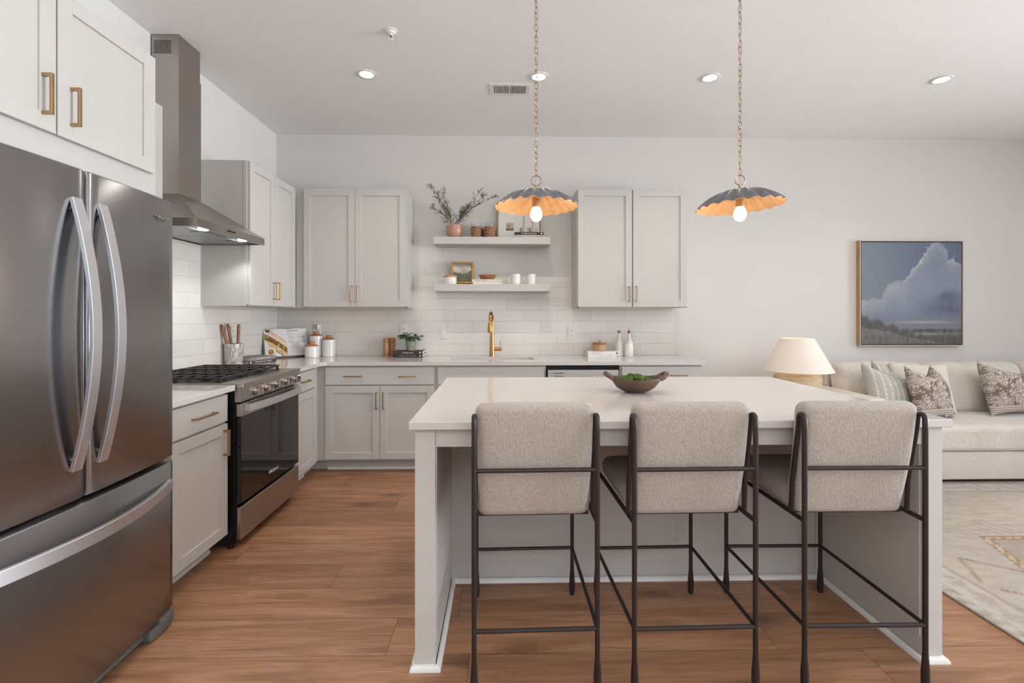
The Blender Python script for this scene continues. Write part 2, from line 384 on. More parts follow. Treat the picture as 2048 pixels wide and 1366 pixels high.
def obj(name, bm, mats, parent=None, world=False, angle=35, label=None):
    me = bpy.data.meshes.new(name); bm.to_mesh(me); bm.free()
    for m in (mats if isinstance(mats, (list, tuple)) else [mats]): me.materials.append(m)
    me.shade_smooth(); me.set_sharp_from_angle(angle=R(angle))
    o = bpy.data.objects.new(name, me); COL.objects.link(o)
    if parent is not None:
        o.parent = parent
        if world: o.location = -Vector(parent.location)
    if label: o['label'] = label
    return o
def tag(o, label, cat, group=None, kind=None):
    o['label'] = label; o['category'] = cat
    if group: o['group'] = group
    if kind: o['kind'] = kind
    return o
def thing(name, label, cat, loc=(0, 0, 0), rz=0.0, group=None):
    o = bpy.data.objects.new(name, None); COL.objects.link(o); o.empty_display_size = 0.05
    o.location = loc; o.rotation_euler = (0, 0, rz); return tag(o, label, cat, group)
def single(name, bm, m, label, cat, loc=(0, 0, 0), rz=0.0, group=None, rot=None):
    o = obj(name, bm, m); o.location = loc; o.rotation_euler = rot or (0, 0, rz); return tag(o, label, cat, group)
def struct(name, bm, m, label=None):
    o = obj(name, bm, m); o['kind'] = 'structure'
    if label: o['label'] = label
    return o
def text(name, body, size, m, parent, loc, rot, depth=0.0004, spacing=1.0, label=None, sx=1.0):
    cu = bpy.data.curves.new(name, 'FONT'); cu.body = body; cu.size = size; cu.extrude = depth; cu.align_x = 'CENTER'; cu.align_y = 'CENTER'
    cu.space_character = spacing; cu.resolution_u = 2
    t = bpy.data.objects.new(name, cu); COL.objects.link(t)
    bpy.context.view_layer.update()
    me = bpy.data.meshes.new_from_object(t.evaluated_get(bpy.context.evaluated_depsgraph_get()))
    bpy.data.objects.remove(t); bpy.data.curves.remove(cu)
    for v in me.vertices: v.co.x *= sx
    me.materials.clear(); me.materials.append(m)
    o = bpy.data.objects.new(name, me); COL.objects.link(o); o.location = loc; o.rotation_euler = rot
    if parent: o.parent = parent
    if label: o['label'] = label
    return o

# ------------------------------------------------------------------ room shell
XL, XR, YF, YB, ZC = -2.126, 8.2, -3.6, 4.58, 3.003
struct('floor', box(nb(), XL, XR, YF, YB, -0.1, 0.0), FLOOR)
struct('ceiling', box(nb(), XL, XR, YF, YB, ZC, ZC + 0.1), CEIL)
struct('wall_left', box(nb(), XL - 0.12, XL, YF, YB + 0.12, -0.1, ZC + 0.1), WALL)
struct('wall_back', box(nb(), XL, XR, YB, YB + 0.12, -0.1, ZC + 0.1), WALL)
def wall_with_hole(name, axis, a0, a1, h0, h1, z0, z1, p0, p1):
    b = nb()
    def bx(u0, u1, zz0, zz1):
        if axis == 'x': box(b, u0, u1, p0, p1, zz0, zz1)
        else: box(b, p0, p1, u0, u1, zz0, zz1)
    bx(a0, h0, -0.1, ZC + 0.1); bx(h1, a1, -0.1, ZC + 0.1); bx(h0, h1, -0.1, z0); bx(h0, h1, z1, ZC + 0.1)
    struct(name, b, WALL)
wall_with_hole('wall_front', 'x', XL - 0.12, XR + 0.12, -1.65, 5.25, 0.35, 2.75, YF - 0.12, YF)
wall_with_hole('wall_right', 'y', YF, YB + 0.12, -1.9, 2.3, 0.35, 2.65, XR, XR + 0.12)
def window(name, axis, u0, u1, z0, z1, p, n):
    b = nb(); q = 0.05
    def bx(a, c, d, e, w=0.06):
        if axis == 'x': box(b, a, c, p - w / 2, p + w / 2, d, e)
        else: box(b, p - w / 2, p + w / 2, a, c, d, e)
    bx(u0, u1, z0, z0 + q); bx(u0, u1, z1 - q, z1)
    for i in range(n + 1):
        c = u0 + (u1 - u0) * i / n; bx(max(u0, c - q / 2), min(u1, c + q / 2), z0 + q, z1 - q)
    f = struct(name, b, TRIM)
    g = nb()
    if axis == 'x': box(g, u0 + q, u1 - q, p - 0.004, p + 0.004, z0 + q, z1 - q)
    else: box(g, p - 0.004, p + 0.004, u0 + q, u1 - q, z0 + q, z1 - q)
    obj('window_pane', g, GLASS, f)['kind'] = 'structure'
window('window_1', 'x', -1.65, 5.25, 0.35, 2.75, YF - 0.06, 5)
window('window_2', 'y', -1.9, 2.3, 0.35, 2.65, XR + 0.06, 3)
struct('baseboard_back', box(nb(), 1.70, XR, YB - 0.014, YB, 0, 0.13, 0.004), TRIM)
struct('baseboard_right', box(nb(), XR - 0.014, XR, YF, YB - 0.014, 0, 0.13, 0.004), TRIM)
# tiled splashbacks
o = struct('wall_tile_back', box(nb(), XL + 0.008, 1.663, YB - 0.009, YB, 0.914, 1.372), TILEB, 'white glazed subway tile splashback on the back wall')
b = bmesh.new(); b.from_mesh(o.data); box(b, -0.832, 0.675, YB - 0.009, YB, 1.372, 1.663); b.to_mesh(o.data); b.free()
o = struct('wall_tile_left', box(nb(), XL, XL + 0.009, 2.1, YB, 0.914, 1.372), TILEL, 'white glazed subway tile splashback on the left wall')
b = bmesh.new(); b.from_mesh(o.data); box(b, XL, XL + 0.009, 2.56, 3.43, 1.372, 1.80); b.to_mesh(o.data); b.free()

# ------------------------------------------------------------------ cabinets (local frame: x along the width, -y faces the room, z up)
def shaker(bm, x0, x1, z0, z1, y=0.0, fr=0.057, t=0.02):
    box(bm, x0, x0 + fr, y, y + t, z0, z1, 0.0012); box(bm, x1 - fr, x1, y, y + t, z0, z1, 0.0012)
    box(bm, x0 + fr, x1 - fr, y, y + t, z0, z0 + fr, 0.0012); box(bm, x0 + fr, x1 - fr, y, y + t, z1 - fr, z1, 0.0012)
    box(bm, x0 + fr - 0.002, x1 - fr + 0.002, y + 0.009, y + t, z0 + fr - 0.002, z1 - fr + 0.002)
    return bm
def pull_v(bm, x, zc, L=0.135, y=0.0, s=0.009):
    box(bm, x - s / 2, x + s / 2, y - 0.034, y - 0.025, zc - L / 2, zc + L / 2, 0.001)
    for q in (-1, 1):
        z = zc + q * (L / 2 - s / 2); box(bm, x - s / 2, x + s / 2, y - 0.026, y, z - s / 2, z + s / 2, 0.0008)
    return bm
def pull_h(bm, xc, z, L=0.135, y=0.0, s=0.009):
    box(bm, xc - L / 2, xc + L / 2, y - 0.034, y - 0.025, z - s / 2, z + s / 2, 0.001)
    for q in (-1, 1):
        x = xc + q * (L / 2 - s / 2); box(bm, x - s / 2, x + s / 2, y - 0.026, y, z - s / 2, z + s / 2, 0.0008)
    return bm
def door(t, x0, x1, z0, z1, hx=None, hz=None, L=0.135, s=0.009, fr=0.057):
    d = obj('door', shaker(nb(), x0, x1, z0, z1, fr=fr), CAB, t)
    if hx is not None: obj('handle', pull_v(nb(), hx, hz, L, s=s), BRASS, d, label='brushed brass bar pull')
def drawer(t, x0, x1, z0, z1, pulls=(), L=0.135):
    d = obj('drawer', box(nb(), x0, x1, 0, 0.02, z0, z1, 0.0015), CAB, t)
    for p in pulls: obj('handle', pull_h(nb(), p, (z0 + z1) / 2, L), BRASS, d, label='brushed brass bar pull')
RZL = PI / 2
def base_body(t, w, d, side_r=False):
    b = nb(); box(b, 0, w, 0.021, d, 0.10, 0.884, 0.001)
    obj('body', b, CAB, t)
    tk = nb(); box(tk, 0, w, 0.115, 0.13, 0.0, 0.10); obj('toe_kick', tk, CAB, t)
    sm = nb(); prism(sm, [(0.115, 0), (0.115, 0.022), (0.106, 0.019), (0.100, 0.010), (0.099, 0)], 0, 0, w); obj('shoe_molding', sm, TRIM, t)
# back run: door faces at Y = 3.965
def back_base(x0, x1, label):
    return thing('base_cabinet', label, 'cabinet', (x0, 3.965, 0), 0, 'kitchen base cabinets')
t = back_base(-1.46, -0.541, 'pale grey base cabinet in the corner with one wide two-pull drawer over two doors')
base_body(t, 0.919, YB - 0.01 - 3.965)
b = nb(); box(b, -0.052, -0.0003, 0.0215, 0.045, 0.10, 0.884); box(b, -0.16, -0.0003, 0.115, 0.13, 0, 0.10); obj('corner_filler', b, CAB, t)
drawer(t, 0.016, 0.905, 0.726, 0.869, (0.242, 0.688), 0.142)
door(t, 0.016, 0.4585, 0.112, 0.714, 0.436, 0.597, 0.138); door(t, 0.4615, 0.905, 0.112, 0.714, 0.492, 0.597, 0.138)
t = back_base(-0.541, 0.368, 'pale grey sink base cabinet with plain false front under the brass faucet')
b = nb(); box(b, 0, 0.909, 0.021, 0.045, 0.10, 0.884); box(b, 0, 0.018, 0.045, 0.6, 0.10, 0.884); box(b, 0.891, 0.909, 0.045, 0.6, 0.10, 0.884); box(b, 0.018, 0.891, 0.045, 0.6, 0.10, 0.12)
obj('body', b, CAB, t); obj('toe_kick', box(nb(), 0, 0.909, 0.115, 0.13, 0, 0.10), CAB, t)
obj('false_front', box(nb(), 0.016, 0.893, 0, 0.02, 0.726, 0.869, 0.0015), CAB, t)
door(t, 0.016, 0.453, 0.112, 0.714, 0.43, 0.597); door(t, 0.456, 0.893, 0.112, 0.714, 0.48, 0.597)
t = back_base(0.984, 1.675, 'pale grey end base cabinet right of the dishwasher, mostly behind the island')
base_body(t, 0.691, YB - 0.01 - 3.965)
drawer(t, 0.016, 0.675, 0.726, 0.869, (0.49,)); door(t, 0.016, 0.344, 0.112, 0.714, 0.32, 0.597); door(t, 0.347, 0.675, 0.112, 0.714, 0.37, 0.597)
# dishwasher
t = thing('dishwasher', 'stainless steel dishwasher under the back counter between two grey cabinets', 'dishwasher', (0.371, 3.965, 0))
obj('body', box(nb(), 0.0, 0.61, 0.03, 0.58, 0.05, 0.875), BLACK, t)
dd = obj('door', box(nb(), 0.012, 0.598, -0.005, 0.03, 0.12, 0.74, 0.003), STEELR, t)
cp = nb(); box(cp, 0.012, 0.598, -0.012, 0.03, 0.745, 0.842, 0.003); box(cp, 0.035, 0.575, -0.0135, -0.011, 0.75, 0.828)
cpo = obj('control_panel', cp, mat('dishwasher_panel_steel', '#b7b5b1', 0.5, 0.35, var=0.02), t)
for i in range(6): obj('button', cyl(nb(), (0.44 + i * 0.019, -0.0150, 0.79), (0.44 + i * 0.019, -0.0130, 0.79), 0.0045, 10), WHITEP, cpo)
obj('start_button', box(nb(), 0.39, 0.412, -0.0142, -0.013, 0.788, 0.792), WHITEP, cpo); obj('latch', box(nb(), 0.06, 0.14, -0.0145, -0.013, 0.816, 0.821), BLACK, cpo)
text('logo', 'Whirlpool', 0.018, INKD, cpo, (0.10, -0.0141, 0.793), (R(90), 0, 0))
# left run
t = thing('base_cabinet', 'white narrow base cabinet between fridge and range with one drawer over one door', 'cabinet', (-1.49, 2.19, 0), RZL, 'kitchen base cabinets')
base_body(t, 0.468, 0.62)
drawer(t, 0.012, 0.456, 0.724, 0.869, (0.234,), 0.17); door(t, 0.012, 0.456, 0.108, 0.712, 0.418, 0.615, 0.138, 0.011)
t = thing('base_cabinet', 'white slim base cabinet between range and corner with one drawer over one door', 'cabinet', (-1.49, 3.452, 0), RZL, 'kitchen base cabinets')
base_body(t, 0.45, 0.62)
b = nb(); box(b, 0.4505, 0.532, 0.0215, 0.045, 0.10, 0.884); box(b, 0.45, 0.64, 0.115, 0.13, 0, 0.1); obj('corner_filler', b, CAB, t)
drawer(t, 0.012, 0.438, 0.724, 0.869, (0.21,), 0.14); door(t, 0.012, 0.438, 0.108, 0.712)
# wall cabinets
def wall_cab(loc, rz, w, z0, z1, label, d=0.334, hz=None, gap=0.003, sideL=True):
    t = thing('wall_cabinet', label, 'cabinet', (loc[0], loc[1], z0), rz, 'kitchen wall cabinets')
    h = z1 - z0
    b = nb(); box(b, 0, w, 0.021, d + 0.02, 0.008, h, 0.001); box(b, 0, 0.012, 0.021, d + 0.02, 0, 0.01); box(b, w - 0.012, w, 0.021, d + 0.02, 0, 0.01); box(b, 0, w, 0.021, 0.035, 0, 0.01)
    obj('body', b, CAB, t)
    obj('underside', box(nb(), 0.012, w - 0.012, 0.036, d + 0.018, 0.004, 0.009), MAPLE, t, label='bare maple underside')
    m = w / 2
    door(t, 0.006, m - gap / 2, 0.006, h - 0.004, m - 0.026 - gap / 2, 0.122, 0.136); door(t, m + gap / 2, w - 0.006, 0.006, h - 0.004, m + 0.026 + gap / 2, 0.122, 0.136)
    return t
t = wall_cab((-1.732, 4.225), 0, 0.90, 1.363, 2.402, 'pale grey two-door wall cabinet on the back wall between corner and shelves')
obj('corner_filler', box(nb(), -0.066, -0.0003, 0.0215, 0.035, 0, 1.035), CAB, t)
wall_cab((0.670, 4.225), 0, 0.98, 1.363, 2.412, 'pale grey two-door wall cabinet on the back wall right of the shelves', gap=0.010)
t = wall_cab((-1.776, 3.43), RZL, 0.742, 1.363, 2.392, 'pale grey two-door wall cabinet on the side wall beyond the range hood')
b = nb(); box(b, -0.0015, -0.0002, 0.022, 0.352, 0.0, 1.029)
box(b, -0.004, 0.0, 0.022, 0.045, 0.0, 1.029); box(b, -0.004, 0, 0.335, 0.352, 0.0, 1.029)
obj('side_panel', b, CAB, t)
b = nb(); box(b, 0.742, 0.80, 0.021, 0.03, 0.0, 1.029); obj('corner_filler', b, CAB, t)
t = thing('wall_cabinet', 'white wall cabinet between fridge surround and steel hood, only its edge showing', 'cabinet', (-1.776, 2.17, 1.363), RZL, 'kitchen wall cabinets')
obj('body', box(nb(), 0, 0.39, 0.021, 0.35, 0, 1.035, 0.001), CAB, t); door(t, 0.004, 0.386, 0.006, 1.03)
t = thing('fridge_cabinet', 'white deep two-door cabinet mounted above the stainless fridge', 'cabinet', (-1.50, 1.155, 1.80), RZL, 'kitchen wall cabinets')
b = nb(); box(b, 0, 0.99, 0.021, 0.625, 0.0, 0.628, 0.001); obj('body', b, CAB, t)
door(t, 0.04, 0.496, 0.111, 0.612, 0.448, 0.226, 0.135, 0.011); door(t, 0.502, 0.952, 0.111, 0.612, 0.552, 0.226, 0.135, 0.011)
t = thing('fridge_side_panel', 'white tall panel on the far side of the fridge supporting the upper cabinet', 'panel', (-1.75, 2.12, 0))
obj('panel', box(nb(), -0.375, 0.19, -0.0, 0.018, 0, 1.80), CAB, t)

# ------------------------------------------------------------------ worktops and sink
W0, W1 = 0.884, 0.914
b = nb()
box(b, XL + 0.009, 1.696, 3.945, 4.11, W0, W1); box(b, XL + 0.009, 1.696, 4.40, YB - 0.009, W0, W1)
box(b, XL + 0.009, -0.44, 4.11, 4.40, W0, W1); box(b, 0.283, 1.696, 4.11, 4.40, W0, W1)
box(b, XL + 0.009, -1.465, 3.448, 3.945, W0, W1)
prism(b, [(-1.465, 3.945), (-1.465, 3.90), (-1.455, 3.93), (-1.42, 3.945)], 2, W0, W1)
for cx, cy, sx_, sy_ in ((-0.44, 4.40, 1, -1), (0.283, 4.40, -1, -1)):
    prism(b, [(cx, cy), (cx + sx_ * 0.03, cy), (cx + sx_ * 0.01, cy + sy_ * 0.01), (cx, cy + sy_ * 0.03)], 2, W0, W1)
bmesh.ops.remove_doubles(b, verts=b.verts[:], dist=0.0001)
single('worktop', b, QUARTZ, 'white quartz L-shaped worktop along the back wall with undermount sink cutout', 'worktop')
single('worktop', box(nb(), XL + 0.009, -1.465, 2.14, 2.675, W0, W1, 0.002), QUARTZ, 'white short quartz worktop between fridge and range', 'worktop')
b = nb(); sx0, sx1, sy0, sy1, zb = -0.432, 0.275, 4.118, 4.392, 0.70
box(b, sx0 - 0.012, sx0, sy0, sy1, zb, W0 - 0.001); box(b, sx1, sx1 + 0.012, sy0, sy1, zb, W0 - 0.001)
box(b, sx0 - 0.012, sx1 + 0.012, sy0 - 0.012, sy0, zb, W0 - 0.001); box(b, sx0 - 0.012, sx1 + 0.012, sy1, sy1 + 0.012, zb, W0 - 0.001)
box(b, sx0 - 0.012, sx1 + 0.012, sy0 - 0.012, sy1 + 0.012, zb - 0.01, zb)
t = thing('kitchen_sink', 'white rectangular undermount sink set into the back worktop', 'sink', (-0.08, 4.25, zb - 0.01))
obj('basin', b, CERAM, t, world=True); obj('drain', lathe(nb(), [(0, 0.012), (0.045, 0.012), (0.045, 0.0095)], 24), CHROME, t)
# faucet
t = thing('kitchen_faucet', 'brushed brass pull-down faucet standing behind the sink', 'faucet', (-0.087, 4.46, 0.914))
obj('body', lathe(nb(), [(0, 0), (0.027, 0), (0.027, 0.004), (0.0255, 0.02), (0.0175, 0.235), (0.0135, 0.27), (0, 0.27)], 28), BRASSF, t)
pts = [(0, 0, 0.26)]
for i in range(15):
    a = PI * i / 14 * 0.97; pts.append((-0.014 * (1 - math.cos(a)) / 2 * 1.0, -0.075 + 0.075 * math.cos(a), 0.325 + 0.075 * math.sin(a)))
obj('spout', tube(nb(), pts, 0.0155, 14), BRASSF, t)
hx, hy = pts[-1][0], pts[-1][1]
obj('spray_head', lathe(nb(), [(0.0148, 0.07), (0.0148, 0.062), (0.0165, 0.058), (0.0225, -0.018), (0.0215, -0.024), (0, -0.024)], 24, (hx - 0.002, hy - 0.005, 0.25)), BRASSF, t)
b = nb(); cyl(b, (0.015, 0, 0.067), (0.088, 0, 0.067), 0.0165, 20); obj('handle_barrel', b, BRASSF, t)
obj('lever', box(nb(), 0.072, 0.078, -0.006, 0.006, 0.08, 0.145, 0.001), BRASSF, t)

# floating shelves
for z0, z1, lab in ((1.938, 2.003, 'pale grey upper floating shelf carrying the branch plant and rattan glasses'), (1.512, 1.577, 'pale grey lower floating shelf carrying the gilt painting and two mugs')):
    single('floating_shelf', box(nb(), 0, 1.056, 0, 0.241, 0, z1 - z0, 0.0015), CAB, lab, 'shelf', (-0.613, 4.33, z0), 0, 'floating shelves')

# ------------------------------------------------------------------ range hood
t = thing('range_hood', 'stainless steel pyramid range hood with tall square chimney above the range', 'range hood', (XL, 3.05, 1.79))
hx0, hx1, hy0, hy1 = XL + 0.01, -1.672, 2.675, 3.425
b = bmesh.new()
def ring(x0, x1, y0, y1, z): return [b.verts.new(p) for p in ((x0, y0, z), (x1, y0, z), (x1, y1, z), (x0, y1, z))]
A = ring(hx0, hx1, hy0, hy1, 1.79); B_ = ring(hx0, hx1, hy0, hy1, 1.836); C_ = ring(hx0, -1.953, 2.948, 3.164, 2.035)
for P, Q in ((A, B_), (B_, C_)):
    for i in range(4): b.faces.new((P[i], P[(i + 1) % 4], Q[(i + 1) % 4], Q[i]))
I = [b.verts.new(p) for p in ((hx0, hy0 + 0.012, 1.79), (hx1 - 0.012, hy0 + 0.012, 1.79), (hx1 - 0.012, hy1 - 0.012, 1.79), (hx0, hy1 - 0.012, 1.79))]
for i in range(4): b.faces.new((A[(i + 1) % 4], A[i], I[i], I[(i + 1) % 4]))
bmesh.ops.recalc_face_normals(b, faces=b.faces[:])
obj('canopy', b, STEELB, t, world=True, angle=10)
b = nb(); box(b, hx0, -1.953, 2.948, 3.164, 2.03, 2.80); box(b, hx0, -1.957, 2.953, 3.160, 2.80, ZC - 0.001); 
ch = obj('chimney', b, STEELB, t, world=True)
b = nb()
for j in range(11):
    for i in range(11 - (j % 2)):
        x = -2.102 + i * 0.0099 + (0.005 if j % 2 else 0); z = 2.962 - j * 0.0075
        cyl(b, (x, 2.9515, z), (x, 2.9532, z), 0.0030, 8)
v = obj('vent_holes', b, HOLE, ch, label='black round ventilation holes'); v.location = (0, 0, 0)
b = nb(); box(b, hx0, hx1 - 0.012, hy0 + 0.012, hy1 - 0.012, 1.800, 1.804)
for y0 in (2.70, 3.06): box(b, hx0 + 0.03, hx1 - 0.10, y0, y0 + 0.34, 1.793, 1.801, 0.002)
f_ = obj('grease_filter', b, HOODIN, t, world=True)
for y0 in (2.87, 3.23): obj('filter_latch', box(nb(), -1.83, -1.80, y0 - 0.012, y0 + 0.012, 1.7915, 1.7935), BLACK, f_)
for y in (2.83, 3.25):
    obj('hood_light', lathe(nb(), [(0, -0.004), (0.026, -0.004), (0.028, 0.0)], 24, (-1.735, y, 1.797)), LEDC, t, world=True, label='round white LED light')
    d = bpy.data.lights.new('hood_beam', 'SPOT'); d.energy = 5; d.spot_size = R(130); d.shadow_soft_size = 0.025; d.spot_blend = 0.5; d.color = (0.95, 0.98, 1)
    lo = bpy.data.objects.new('hood_beam', d); COL.objects.link(lo); lo.location = (-1.735, y, 1.787)
for i in range(5):
    obj('button', cyl(nb(), (-1.673, 2.975 + i * 0.018, 1.815), (-1.669, 2.975 + i * 0.018, 1.815), 0.0052, 12), BLACK, t, world=True)

# ------------------------------------------------------------------ gas range (local: x along Y, -y to the room)
t = thing('gas_range', 'stainless steel gas range with black glass oven door and five knobs', 'stove', (-1.44, 2.684, 0), RZL)
RW = 0.758
obj('body', box(nb(), 0.006, RW - 0.006, 0.030, 0.67, 0.03, 0.90, 0.002), BLACK, t, label='black enamelled side body')
b = nb(); box(b, 0.0, RW, -0.012, 0.67, 0.895, 0.921, 0.003); box(b, 0.05, RW - 0.05, 0.645, 0.672, 0.921, 0.935)
ct = obj('cooktop', b, STEELR, t)
obj('burner_pan', box(nb(), 0.025, RW - 0.025, 0.12, 0.64, 0.921, 0.9235, 0.001), BLACK, ct)
b = nb(); prism(b, [(0.002, 0.818), (-0.006, 0.895), (0.034, 0.895), (0.034, 0.818)], 0, 0.0, RW); cp = obj('control_panel', b, STEELR, t)
for i in range(5):
    x = 0.155 + i * 0.131; k = nb()
    yb = -0.004
    tube(k, [(x, yb, 0.858), (x, yb - 0.006, 0.858)], 0.0245, 24); 
    tube(k, [(x, yb - 0.006, 0.858), (x, yb - 0.022, 0.858)], 0.0205, 24)
    box(k, x - 0.006, x + 0.006, yb - 0.042, yb - 0.02, 0.836, 0.880, 0.001)
    obj('knob', k, CHROME, cp)
# burners
for x, y, r in ((0.15, 0.25, 0.045), (0.15, 0.50, 0.036), (0.379, 0.37, 0.05), (0.61, 0.25, 0.05), (0.61, 0.50, 0.032)):
    obj('burner', lathe(nb(), [(0, 0.016), (r * 0.8, 0.016), (r * 0.85, 0.008), (r, 0.006), (r, 0)], 24, (x, y, 0.9235)), IRON, ct)
for g in range(3):
    x0 = 0.028 + g * 0.235; x1 = x0 + 0.232; k = nb(); zt = 0.951
    for y in (0.13, 0.635): box(k, x0, x1, y - 0.006, y + 0.006, zt - 0.014, zt, 0.002)
    for x in (x0 + 0.006, x1 - 0.006): box(k, x - 0.005, x + 0.005, 0.13, 0.635, zt - 0.010, zt, 0.002)
    for y in (0.202, 0.274, 0.346, 0.418, 0.490, 0.562): box(k, x0, x1, y - 0.0045, y + 0.0045, zt - 0.011, zt + 0.001, 0.002)
    box(k, (x0 + x1) / 2 - 0.006, (x0 + x1) / 2 + 0.006, 0.16, 0.61, zt - 0.016, zt - 0.002, 0.002)
    for x in (x0 + 0.006, x1 - 0.006):
        for y in (0.135, 0.38, 0.63): box(k, x - 0.006, x + 0.006, y - 0.006, y + 0.006, 0.9235, zt - 0.012)
    obj('grate', k, IRON, t)
dr = obj('oven_door', box(nb(), 0.002, RW - 0.002, 0.0, 0.024, 0.255, 0.735, 0.003), BLACKGL, t, label='black glass oven door')
b = nb(); box(b, 0.002, RW - 0.002, -0.003, 0.026, 0.735, 0.808, 0.003); obj('door_trim', b, STEELR, dr)
b = nb(); pts = []
for i in range(25):
    u = i / 24; x = 0.035 + u * (RW - 0.07); pts.append(Vector((x, -0.026 - 0.036 * math.sin(PI * u) ** 0.8, 0.782)))
A = []
for p in pts: A.append([(p.x, p.y - 0.006, p.z - 0.019), (p.x, p.y - 0.006, p.z + 0.019), (p.x, p.y + 0.008, p.z + 0.019), (p.x, p.y + 0.008, p.z - 0.019)])
V = [[b.verts.new(q) for q in r_] for r_ in A]
for P, Q in zip(V, V[1:]):
    for i in range(4): b.faces.new((P[i], P[(i + 1) % 4], Q[(i + 1) % 4], Q[i]))
b.faces.new(V[0]); b.faces.new(V[-1]); bmesh.ops.recalc_face_normals(b, faces=b.faces[:])
box(b, 0.04, 0.062, -0.03, 0.0, 0.765, 0.80); box(b, RW - 0.062, RW - 0.04, -0.03, 0.0, 0.765, 0.80)
obj('handle', b, STEELH, dr)
b = nb()
for i in range(5): box(b, 0.14 + i * 0.1, 0.21 + i * 0.1, -0.001, 0.01, 0.811, 0.815)
obj('vent_slot', b, HOLE, t)
text('logo', 'Whirlpool', 0.030, INKW, dr, (RW / 2, -0.0012, 0.322), (R(90), 0, 0))
dw = obj('storage_drawer', box(nb(), 0.002, RW - 0.002, 0.0, 0.024, 0.055, 0.236, 0.003), STEELR, t)
for x in (0.03, RW - 0.05):
    obj('foot', cyl(nb(), (x, 0.07, 0), (x, 0.07, 0.032), 0.016, 14), BLACK, t)

# ------------------------------------------------------------------ refrigerator (local: x along Y, -y to the room)
t = thing('refrigerator', 'stainless steel french-door refrigerator with three curved bar handles', 'refrigerator', (-1.385, 1.145, 0), RZL)
FW = 0.92
obj('case', box(nb(), 0.006, FW - 0.006, 0.085, 0.72, 0.03, 1.765, 0.004), RUBBER, t, label='dark grey steel case')
def fdoor(x0, x1, z0, z1):
    b = bmesh.new(); N = 22; F = []; G = []
    def yf(x):
        u = (x - FW / 2) / (FW / 2); e = min(x - x0, x1 - x) / 0.014; r = 0.012 * (1 - min(1, max(0, e))) ** 2
        return -0.028 * (1 - u * u) + r
    xs = [x0 + (x1 - x0) * i / N for i in range(N + 1)]
    xs = sorted(set(xs + [x0 + 0.003, x0 + 0.007, x1 - 0.003, x1 - 0.007]))
    cols = []
    for x in xs:
        y = yf(x)
        cols.append([b.verts.new(p) for p in ((x, 0.08, z0), (x, y + 0.006, z0), (x, y, z0 + 0.006), (x, y, z1 - 0.006), (x, y + 0.006, z1), (x, 0.08, z1))])
    for P, Q in zip(cols, cols[1:]):
        for i in range(6): b.faces.new((P[i], P[(i + 1) % 6], Q[(i + 1) % 6], Q[i]))
    b.faces.new(cols[0]); b.faces.new(cols[-1]); bmesh.ops.recalc_face_normals(b, faces=b.faces[:])
    return b
dl = obj('door', fdoor(0.004, 0.456, 0.708, 1.775), STEEL, t, angle=50)
dr2 = obj('door', fdoor(0.464, 0.916, 0.708, 1.775), STEEL, t, angle=50)
dz = obj('freezer_drawer', fdoor(0.004, 0.916, 0.075, 0.690), STEEL, t, angle=50)
def strap(pts, w, th, vertical=True):
    b = bmesh.new(); V = []
    for i, p in enumerate(pts):
        p = Vector(p); q = Vector(pts[min(i + 1, len(pts) - 1)]) - Vector(pts[max(i - 1, 0)]); q.normalize()
        nrm = Vector((0, -q.z, q.y)) if vertical else Vector((q.y, -q.x, 0))
        if nrm.y > 0: nrm = -nrm
        s = Vector((1, 0, 0)) if vertical else Vector((0, 0, 1))
        V.append([b.verts.new(p + s * (w / 2 * a) + nrm * (th / 2 * c)) for a, c in ((-1, -1), (-1, .8), (-.94, 1), (.94, 1), (1, .8), (1, -1))])
    for P, Q in zip(V, V[1:]):
        for i in range(6): b.faces.new((P[i], P[(i + 1) % 6], Q[(i + 1) % 6], Q[i]))
    b.faces.new(V[0]); b.faces.new(V[-1]); bmesh.ops.recalc_face_normals(b, faces=b.faces[:])
    return b
def bow(u): return math.sin(PI * u) ** 0.9
for dd_, x in ((dl, 0.412), (dr2, 0.512)):
    pts = [(x, -0.031 - 0.064 * bow(i / 30), 0.808 + 0.865 * i / 30) for i in range(31)]
    b = strap(pts, 0.036, 0.012)
    for z in (0.828, 1.653): box(b, x - 0.009, x + 0.009, -0.034, -0.02, z - 0.012, z + 0.012)
    obj('handle', b, STEELH, dd_, angle=22, label='curved flat steel bar handle')
pts = [(0.045 + 0.83 * i / 36, -0.012 - 0.085 * bow(i / 36), 0.600) for i in range(37)]
b = strap(pts, 0.042, 0.015, False)
for x in (0.06, 0.86): box(b, x - 0.015, x + 0.015, -0.025, 0.0, 0.588, 0.612)
obj('handle', b, STEELH, dz, angle=22, label='curved horizontal steel bar handle')
text('logo', 'Whirlpool', 0.021, CHROME, dr2, (0.822, -0.0145, 1.697), (R(90), 0, R(3.3)), 0.001)
b = nb(); pts = [(0.814 + 0.017 * math.cos(a), -0.0165 + 0.001 * math.cos(a), 1.693 + 0.0075 * math.sin(a)) for a in [2 * PI * i / 20 for i in range(17)]]
tube(b, pts, 0.0007, 6); obj('logo_swirl', b, BRASS, dr2)
obj('hinge_cover', box(nb(), 0.80, 0.90, 0.03, 0.12, 1.765, 1.782, 0.004), RUBBER, t)
b = nb(); box(b, 0.02, FW - 0.02, 0.03, 0.1, 0.012, 0.07, 0.004); obj('base_grille', b, RUBBER, t)
b = nb(); box(b, 0.78, 0.905, -0.003, 0.09, 0.0, 0.05, 0.012, seg=3); box(b, 0.83, 0.912, -0.006, 0.07, 0.02, 0.072, 0.012, seg=3); obj('foot', b, RUBBER, t)
b = nb(); box(b, 0.015, 0.14, -0.003, 0.09, 0.0, 0.07, 0.012, seg=3); obj('foot', b, RUBBER, t)

